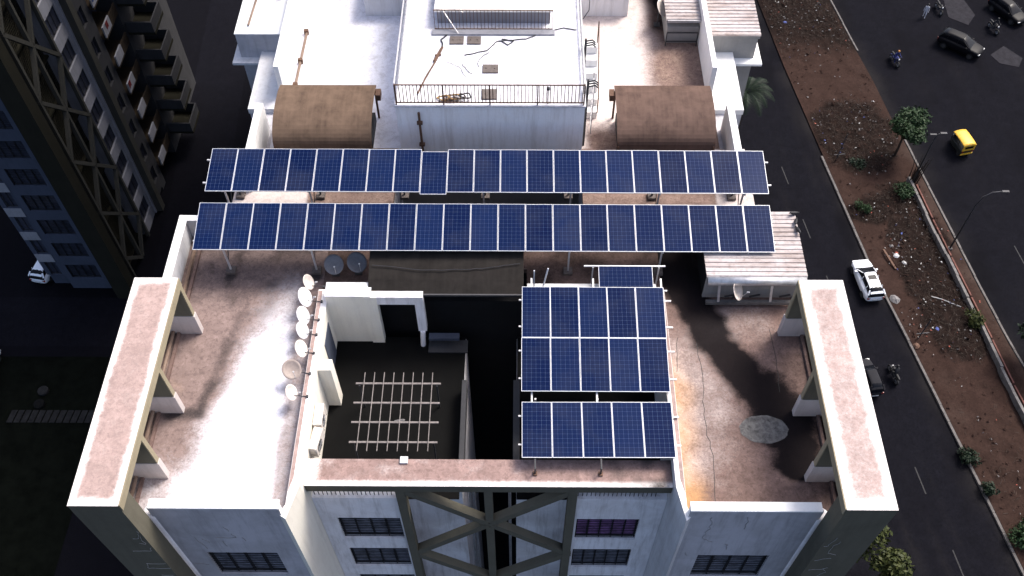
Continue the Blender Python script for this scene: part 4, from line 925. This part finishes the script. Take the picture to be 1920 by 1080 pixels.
def motorcycle(loc, rz, label, paint):
    t = thing('motorcycle', label, 'motorcycle', loc, rz, local=True)
    for x in (-.62,.66):
        m = MB(); m.tube([(x,-.05,.3),(x,.05,.3)],.30,18); a = m.build('wheel','rubber',t); m = MB(); m.tube([(x,-.056,.3),(x,.056,.3)],.19,12); m.build('rim','galv',a)
    m = MB(); m.tube([(.02,0,.80),(.18,0,.90),(.40,0,.86),(.48,0,.76)],[.10,.15,.13,.06],10); m.build('fuel_tank',paint,t,smooth=True)
    m = MB(); m.tube([(.0,0,.80),(-.3,0,.82),(-.72,0,.86),(-.85,0,.90)],[.10,.13,.12,.05],8); m.build('seat','black',t,smooth=True)
    m = MB(); m.bar((.15,0,.45),(-.25,0,.45),.24,.3); m.build('engine','dark_steel',t,bevel=.03)
    m = MB(); [m.bar((.66,s*.08,.3),(.46,s*.07,.95),.045) for s in (-1,1)]; m.bar((-.62,.1,.3),(.0,.1,.5),.05); m.bar((-.62,-.1,.3),(.0,-.1,.5),.05); m.bar((-.55,-.18,.34),(.1,-.16,.36),.08); m.build('frame','dark_steel',t)
    m = MB(); m.tube([(.38,-.36,1.03),(.46,-.15,.98),(.46,.15,.98),(.38,.36,1.03)],.018,6); m.build('handlebar','dark_steel',t)
    m = MB(); m.tube([(.52,0,.88),(.60,0,.88)],[.10,.08],12); m.build('headlight','lamp_white',t)
    m = MB(); m.grid(lambda u, v: (-.62+.36*math.cos(.6+1.9*u), -.07+.14*v, .3+.36*math.sin(.6+1.9*u)), 8, 2); m.build('mudguard',paint,t)
    return t
def bike_with(loc, rz, paint, cloth, lb, lp, hat, hatmat):
    motorcycle(loc, rz, lb, paint); t = skin_person(loc, rz, lp, SIT, cloth); person_bits(t, (.08,0,1.62), hat, hatmat); return t
bike_with((31.3,39.4,GZ+.004),R(100),'black','cloth_dark','black motorcycle riding beside the dark van','rider in dark clothes on the motorcycle beside the van','helmet','black')
bike_with((40.0,77.2,GZ+.006),R(-72),'cloth_blue','cloth_blue','blue scooter riding along the main road by the soil strip','rider in blue with an orange scarf on the scooter','scarf','cloth_orange')
motorcycle((46.7,85.6,GZ+.006),R(-80),'black motorcycle standing at the edge of the pale traffic island','black')
bike_with((51.7,82.4,GZ+.006),R(-70),'black','cloth_dark','dark motorcycle crossing the junction beyond the black car','rider in dark clothes crossing the junction beyond the black car','helmet','black')
STAND = [((0,0,.95),None,.13),((0,0,1.15),0,.13),((.0,0,1.38),1,.15),((.0,0,1.48),2,.05),((.01,0,1.55),3,.055),((.02,0,1.62),4,.09),((.02,0,1.70),5,.07),
         ((0,.19,1.40),2,.055),((.05,.24,1.12),7,.042),((.16,.24,.90),8,.032),((.2,.24,.84),9,.036),((0,-.19,1.40),2,.055),((-.05,-.24,1.12),11,.042),((.02,-.25,.88),12,.032),((.05,-.25,.82),13,.036),
         ((0,.10,.90),0,.09),((.14,.10,.50),15,.065),((.10,.10,.09),16,.045),((.22,.10,.05),17,.04),((0,-.10,.90),0,.09),((-.04,-.10,.50),19,.065),((-.20,-.10,.12),20,.045),((-.10,-.10,.05),21,.04)]
t = skin_person((44.9,84.6,GZ+.006),R(-110),'pedestrian in white clothes walking on the main road',STAND,'cloth_white'); person_bits(t,(.01,0,1.68),'hair','hair')
# ================================================================== STREET LAMPS AND POLES
def lamp(x, y, H, arm, label, heads=1):
    t = thing('street_lamp', label, 'street lamp', (x,y,GZ))
    m = MB(); m.tube([(x,y,GZ),(x,y,GZ+H*.8),(x+arm*.12,y+.02,GZ+H*.93),(x+arm*.5,y+.1,GZ+H),(x+arm,y+.15,GZ+H+.05)],[.09,.065,.06,.05,.045],8); m.build('pole','dark_steel',t,smooth=True)
    m = MB(); m.box(x+arm-.1,x+arm+.5,y+.03,y+.27,GZ+H,GZ+H+.11); m.build('lamp_head','dark_steel',t,bevel=.03)
    if heads == 2: m = MB(); m.box(x-.55,x+.05,y-.1,y+.1,GZ+H,GZ+H+.1); m.build('lamp_head','dark_steel',t,bevel=.03)
    m = MB(); m.box(x-.18,x+.18,y-.18,y+.18,GZ,GZ+.35); m.build('base','kerb_stone',t,bevel=.02)
lamp(39.3,52.5,7.6,1.7,'tall street lamp with curved arm beside the low wall')
lamp(37.75,60.2,6.6,.5,'street lamp with short double head among bare stems',2)
m = MB()
t = thing('bare_shrub','cluster of bare upright stems around a street lamp at the wall end','shrub',(37.9,60.3,GZ))
for k in range(14):
    a = random.uniform(0,6.28); q = random.uniform(.1,.5); x, y = 37.9+q*math.cos(a), 60.4+q*math.sin(a); h = random.uniform(2.0,3.6)
    m = MB(); m.tube([(x,y,GZ),(x+.1*math.cos(a),y+.1*math.sin(a),GZ+h*.6),(x+.3*math.cos(a),y+.3*math.sin(a),GZ+h)],[.06,.04,.015],5); m.build('stem','bark',t)
for x, y, h, lb in ((34.2,43.0,2.8,'thin leaning pole with a cross piece in the rubble of the soil strip'),(31.25,63.2,3.4,'thin dark pole standing in the debris patch of the soil strip')):
    t = thing('pole', lb, 'pole', (x,y,GZ)); m = MB(); m.tube([(x,y,GZ),(x+.25,y+.2,GZ+h)],.05,6); m.build('shaft','dark_steel',t); m = MB(); m.bar((x-.35,y,GZ+.9),(x+.7,y+.1,GZ+.95),.06); m.build('cross_piece','dark_steel',t)
# ================================================================== TREES AND PLANTS
def leaves(n, lobes, size, ss):
    rg = np.random.default_rng(ss); m = MB(); V = []; F = []
    wts = np.array([l[3]*l[4]*l[5] for l in lobes]); wts = wts/wts.sum()
    for i in range(n):
        l = lobes[rg.choice(len(lobes), p=wts)]; d = rg.normal(size=3); d /= np.linalg.norm(d); rr = rg.uniform(.45,1.0)**.6
        c = np.array(l[:3])+d*np.array(l[3:6])*rr*(1+.12*rg.normal())
        nrm = d*.6+rg.normal(size=3)*.6+np.array((0,0,.5)); nrm /= np.linalg.norm(nrm)
        u = np.cross(nrm, rg.normal(size=3)); u /= np.linalg.norm(u); v = np.cross(nrm, u); s = size*rg.uniform(.6,1.3)
        k = len(V); V += [c-u*s, c-v*s*.5+u*s*.1, c+u*s, c+v*s*.5+u*s*.1]; F.append((k,k+1,k+2,k+3))
    m.v = [tuple(p) for p in V]; m.f = F; return m
def tree(x, y, H, spread, label, mat, nl, ss, size=.22, lean=(0,0)):
    rd = random.Random(ss); t = thing('tree', label, 'tree', (x,y,GZ)); th = H*.45
    m = MB(); m.tube([(x,y,GZ-.1),(x+.05,y,GZ+th*.5),(x+lean[0]*.5,y+lean[1]*.5,GZ+th),(x+lean[0],y+lean[1],GZ+H*.8)],[.16,.12,.09,.03],8)
    lobes = []
    for k in range(12):
        a = k*2.4+rd.uniform(-.4,.4); q = spread*rd.uniform(.15,.55); z = GZ+H*rd.uniform(.6,.95); cx, cy = x+lean[0]+q*math.cos(a), y+lean[1]+q*math.sin(a)
        m.tube([(x+lean[0]*.4,y+lean[1]*.4,GZ+th*.9),((x+cx)/2,(y+cy)/2,(GZ+th+z)/2),(cx,cy,z)],[.07,.045,.015],5)
        r_ = spread*rd.uniform(.32,.5); lobes.append((cx,cy,z,r_,r_,r_*.75))
    m.build('trunk','bark',t); o = leaves(nl, lobes, size, ss).build('crown', mat, t); return t
tree(37.0,63.9,5.4,2.3,'single round crowned green tree at the edge of the soil strip','leaf_mid',4200,15,.17,(.15,.2))
tree(42.9,41.2,5.8,2.7,'dark leafy tree between the low wall and the main road','leaf_dark',3400,12,.20,(.3,0))
tree(23.8,24.2,6.5,2.2,'yellow green tree at the foot of the front right pier','leaf_yellow',2600,13,.20,(0,.3))
tree(26.2,22.6,4.8,1.6,'small yellow green tree outermost by the pier foot','leaf_yellow',1600,14,.19)
def bush(x, y, r_, label, mat, n, ss, h=.8):
    rd = random.Random(ss); t = thing('bush', label, 'bush', (x,y,GZ)); m = MB()
    for k in range(7): a = rd.uniform(0,6.28); m.tube([(x,y,GZ),(x+r_*.7*math.cos(a),y+r_*.7*math.sin(a),GZ+h*rd.uniform(.6,1.2))],[.035,.01],5)
    m.build('stem','bark',t); lobes = [(x+rd.uniform(-.5,.5)*r_,y+rd.uniform(-.5,.5)*r_,GZ+h*rd.uniform(.4,.9),r_*.5,r_*.5,h*.45) for k in range(6)]
    leaves(n, lobes, .13, ss).build('foliage', mat, t)
bush(32.5,57.0,.8,'small green bush near the kerb of the service road','leaf_mid',420,21); bush(36.6,58.8,1.1,'green bush at the dark end of the low wall','leaf_mid',600,22,1.0)
bush(39.0,44.6,1.2,'light green bush pushing through the low wall','leaf_yellow',700,23,1.1); bush(35.3,32.1,.9,'dark bush growing alone on the near soil strip','leaf_dark',500,24); bush(36.0,29.6,.7,'smallest dark bush on the near soil strip','leaf_dark',360,27)
bush(37.9,25.8,1.8,'large green bush on the near end of the soil strip','leaf_mid',1500,25,1.7); bush(33.2,62.6,.9,'low dull bush at the edge of the debris patch','leaf_dark',420,26,.5)
# palm beside the tower
t = thing('palm_tree','feathery palm tree beside the tower edge','palm',(22.0,66.2,GZ))
px, py, pz = 22.0, 66.2, GZ+6.0
m = MB(); m.tube([(px,py,GZ),(px+.1,py,GZ+3),(px,py,pz)],[.2,.16,.12],8); m.build('trunk','bark',t)
for k in range(13):
    a = 2*math.pi*k/13+.2; L = 3.1+.4*math.sin(k*2.1); pts = []
    for i in range(9):
        q = i/8; pts.append(Vector((px+math.cos(a)*L*q*(1-.12*q), py+math.sin(a)*L*q*(1-.12*q), pz+1.0*math.sin(q*2.3)-1.1*q*q)))
    m = MB(); m.tube(pts,[.035*(1-.8*i/8) for i in range(9)],5); side = Vector((-math.sin(a),math.cos(a),0))
    for i in range(34):
        q = .12+.86*i/34; f = q*8; j = min(7,int(f)); p = pts[j].lerp(pts[j+1], f-j); d = (pts[j+1]-pts[j]).normalized()
        for s in (-1,1):
            l = .62*math.sin(math.pi*min(1,q*.85+.12))+.12; e = p+side*s*l*.8+d*l*.55-Vector((0,0,l*.35)); n_ = d*.035
            m.add([p-n_,p+n_,e+n_*.3],[(0,1,2)])
    m.build('frond','leaf_dark',t)
# ================================================================== RUBBLE AND RUBBISH
def on_median(y, u): a = at_y(KL,y)+.4; b = at_y(KR,y)-.4; return a+(b-a)*u
m = MB(); rg = random.Random(5)
cnt = 0
while cnt < 5200:
    y = rg.uniform(22,90); u = rg.random(); x = on_median(y,u); d = debris(x,y)
    if rg.random() > d**1.5+.015: continue
    cnt += 1; a = rg.uniform(0,6.28); l = rg.uniform(.10,.5); z = GZ+.2+.25*d*rg.random(); e = rg.uniform(0,.28); w2 = rg.uniform(.008,.018)
    p = Vector((x,y,z)); q = p+Vector((math.cos(a)*l,math.sin(a)*l,e)); m.bar(p,q,w2)
o = m.build('dry_brush','dry_twig'); o['kind'] = 'stuff'
def scatter(name, mat, n, smin, smax, test, ss):
    rg = random.Random(ss); m = MB(); c = 0
    while c < n:
        y = rg.uniform(22,90); u = rg.random(); x = on_median(y,u)
        if rg.random() > test(x,y): continue
        c += 1; s = rg.uniform(smin,smax); k = len(m.v); z = GZ+.16+.14*debris(x,y)
        pts = [(x+rg.uniform(-1,1)*s, y+rg.uniform(-1,1)*s, z+rg.uniform(-.2,.9)*s) for _ in range(6)]
        cx = (x,y,z+s*.5); m.v += [cx]+pts; m.f += [(k,k+1+i,k+1+(i+1)%6) for i in range(6)]
    o = m.build(name,mat); o['kind'] = 'stuff'
tr = lambda x, y: max(.02, debris(x,y)*.28, 1.3*max(0,1-math.hypot((x-34.6)/1.7,(y-52.3)/3.4)), .6*max(0,1-math.hypot((x-34.8)/2.2,(y-44)/3.2)))
scatter('stones','rubbish_grey',420,.04,.13,tr,31); scatter('rubble','soil',900,.06,.2,lambda x, y: max(.12,tr(x,y)),32)
scatter('litter','rubbish_white',130,.05,.13,tr,33); scatter('litter','rubbish_blue',40,.05,.13,tr,34); scatter('litter','rubbish_red',50,.05,.14,tr,35)
def heap(x, y, s, mat, label, ss):
    rg = random.Random(ss); m = MB(); seg = 9; k = 0; vs = [(x,y,GZ+.2+s*.5)]
    for i in (1,2):
        for j in range(seg): a = 6.283*j/seg; rr = s*i/2*rg.uniform(.8,1.15); vs.append((x+rr*math.cos(a),y+rr*math.sin(a),GZ+.2+s*(.42 if i == 1 else -.05)*rg.uniform(.7,1.2)))
    fs = [(0,1+j,1+(j+1)%seg) for j in range(seg)]+[(1+j,1+seg+j,1+seg+(j+1)%seg,1+(j+1)%seg) for j in range(seg)]
    m.add(vs,fs); tag(m.build('rubbish_bag',mat),label,'rubbish','rubbish bags on the soil strip')
heap(34.4,51.7,.30,'rubbish_white','white rubbish bag in the middle of the litter pile',1); heap(34.9,50.9,.26,'rubbish_white','white rubbish bag at the near side of the litter pile',2); heap(34.2,52.8,.22,'rubbish_grey','grey rubbish bag at the far side of the litter pile',3)
heap(33.2,47.0,.45,'rubbish_grey','large grey sack near the service road kerb',4); heap(36.0,43.9,.28,'rubbish_blue','pale blue bag near the leaning pole',5); heap(33.9,42.3,.30,'rust','red brown heap of cloth under the leaning pole',6); heap(29.6,83.4,.30,'rubbish_blue','blue bag in the far debris patch',7); heap(34.5,52.0,.18,'rubbish_red','small red bag in the litter pile',8)
m = MB(); m.bar((33.35,52.3,GZ+.35),(34.0,50.2,GZ+.25),.16,.05); tag(m.build('plank','rust'),'reddish plank lying beside the litter pile','plank')
m = MB(); m.tube(wob([(36.4,47.3,GZ+.22),(37.5,46.8,GZ+.25),(38.6,46.2,GZ+.22)],.1),.04,6); tag(m.build('stick','rubbish_white'),'long pale stick lying in the shade of the low wall','stick')

# ================================================================== UNSEEN TOWER ADDED BEHIND (to shade the yard and the neighbouring tower)
SHADE_TOWER = thing('apartment_tower','unseen apartment tower added behind the roof terraces to shade the yard','building',(0,66,GZ))
RT = 20.0; hl = [(-12+3.6*i,-10.2+3.6*i,GZ+3+ST*k,GZ+4.7+ST*k) for i in range(7) for k in range(20)]
m = MB(); pierced(m,'y',50.0,.25,-13.6,12.6,GZ,RT,hl); m.box(-13.6,12.6,50.26,82,GZ,RT); m.build('wall','n_white',SHADE_TOWER)
m = MB(); m.box(-13.9,12.9,49.7,82.3,RT,RT+.3); m.build('roof','grey_block',SHADE_TOWER)
for x0, x1, y0, y1 in ((-13.9,12.9,49.7,49.95),(-13.9,12.9,82.05,82.3),(-13.9,-13.65,49.95,82.05),(12.65,12.9,49.95,82.05)):
    m = MB(); m.box(x0,x1,y0,y1,RT+.3,RT+1.3); m.build('parapet','n_white',SHADE_TOWER)
for h in hl: m = MB(); m.box(h[0]+.01,h[1]-.01,50.18,50.24,h[2]+.01,h[3]-.01); m.build('window','pane',SHADE_TOWER)

t = thing('hose_heap','tangled heap of old hose behind the front railing of the tank roof','hose',(-1.5,27.8,2.99))
for k in range(5):
    cx = -1.95+.22*k; m = MB(); m.tube([(cx+.22*math.cos(a)*(1+.2*math.sin(3*a+k)),27.78+.13*math.sin(a),3.03+.03*k+.03*math.sin(2*a)) for a in np.linspace(0,6.28,18)],.028,6); m.build('coil',['gold_rust','rust','gold_rust','hatch','black'][k],t)
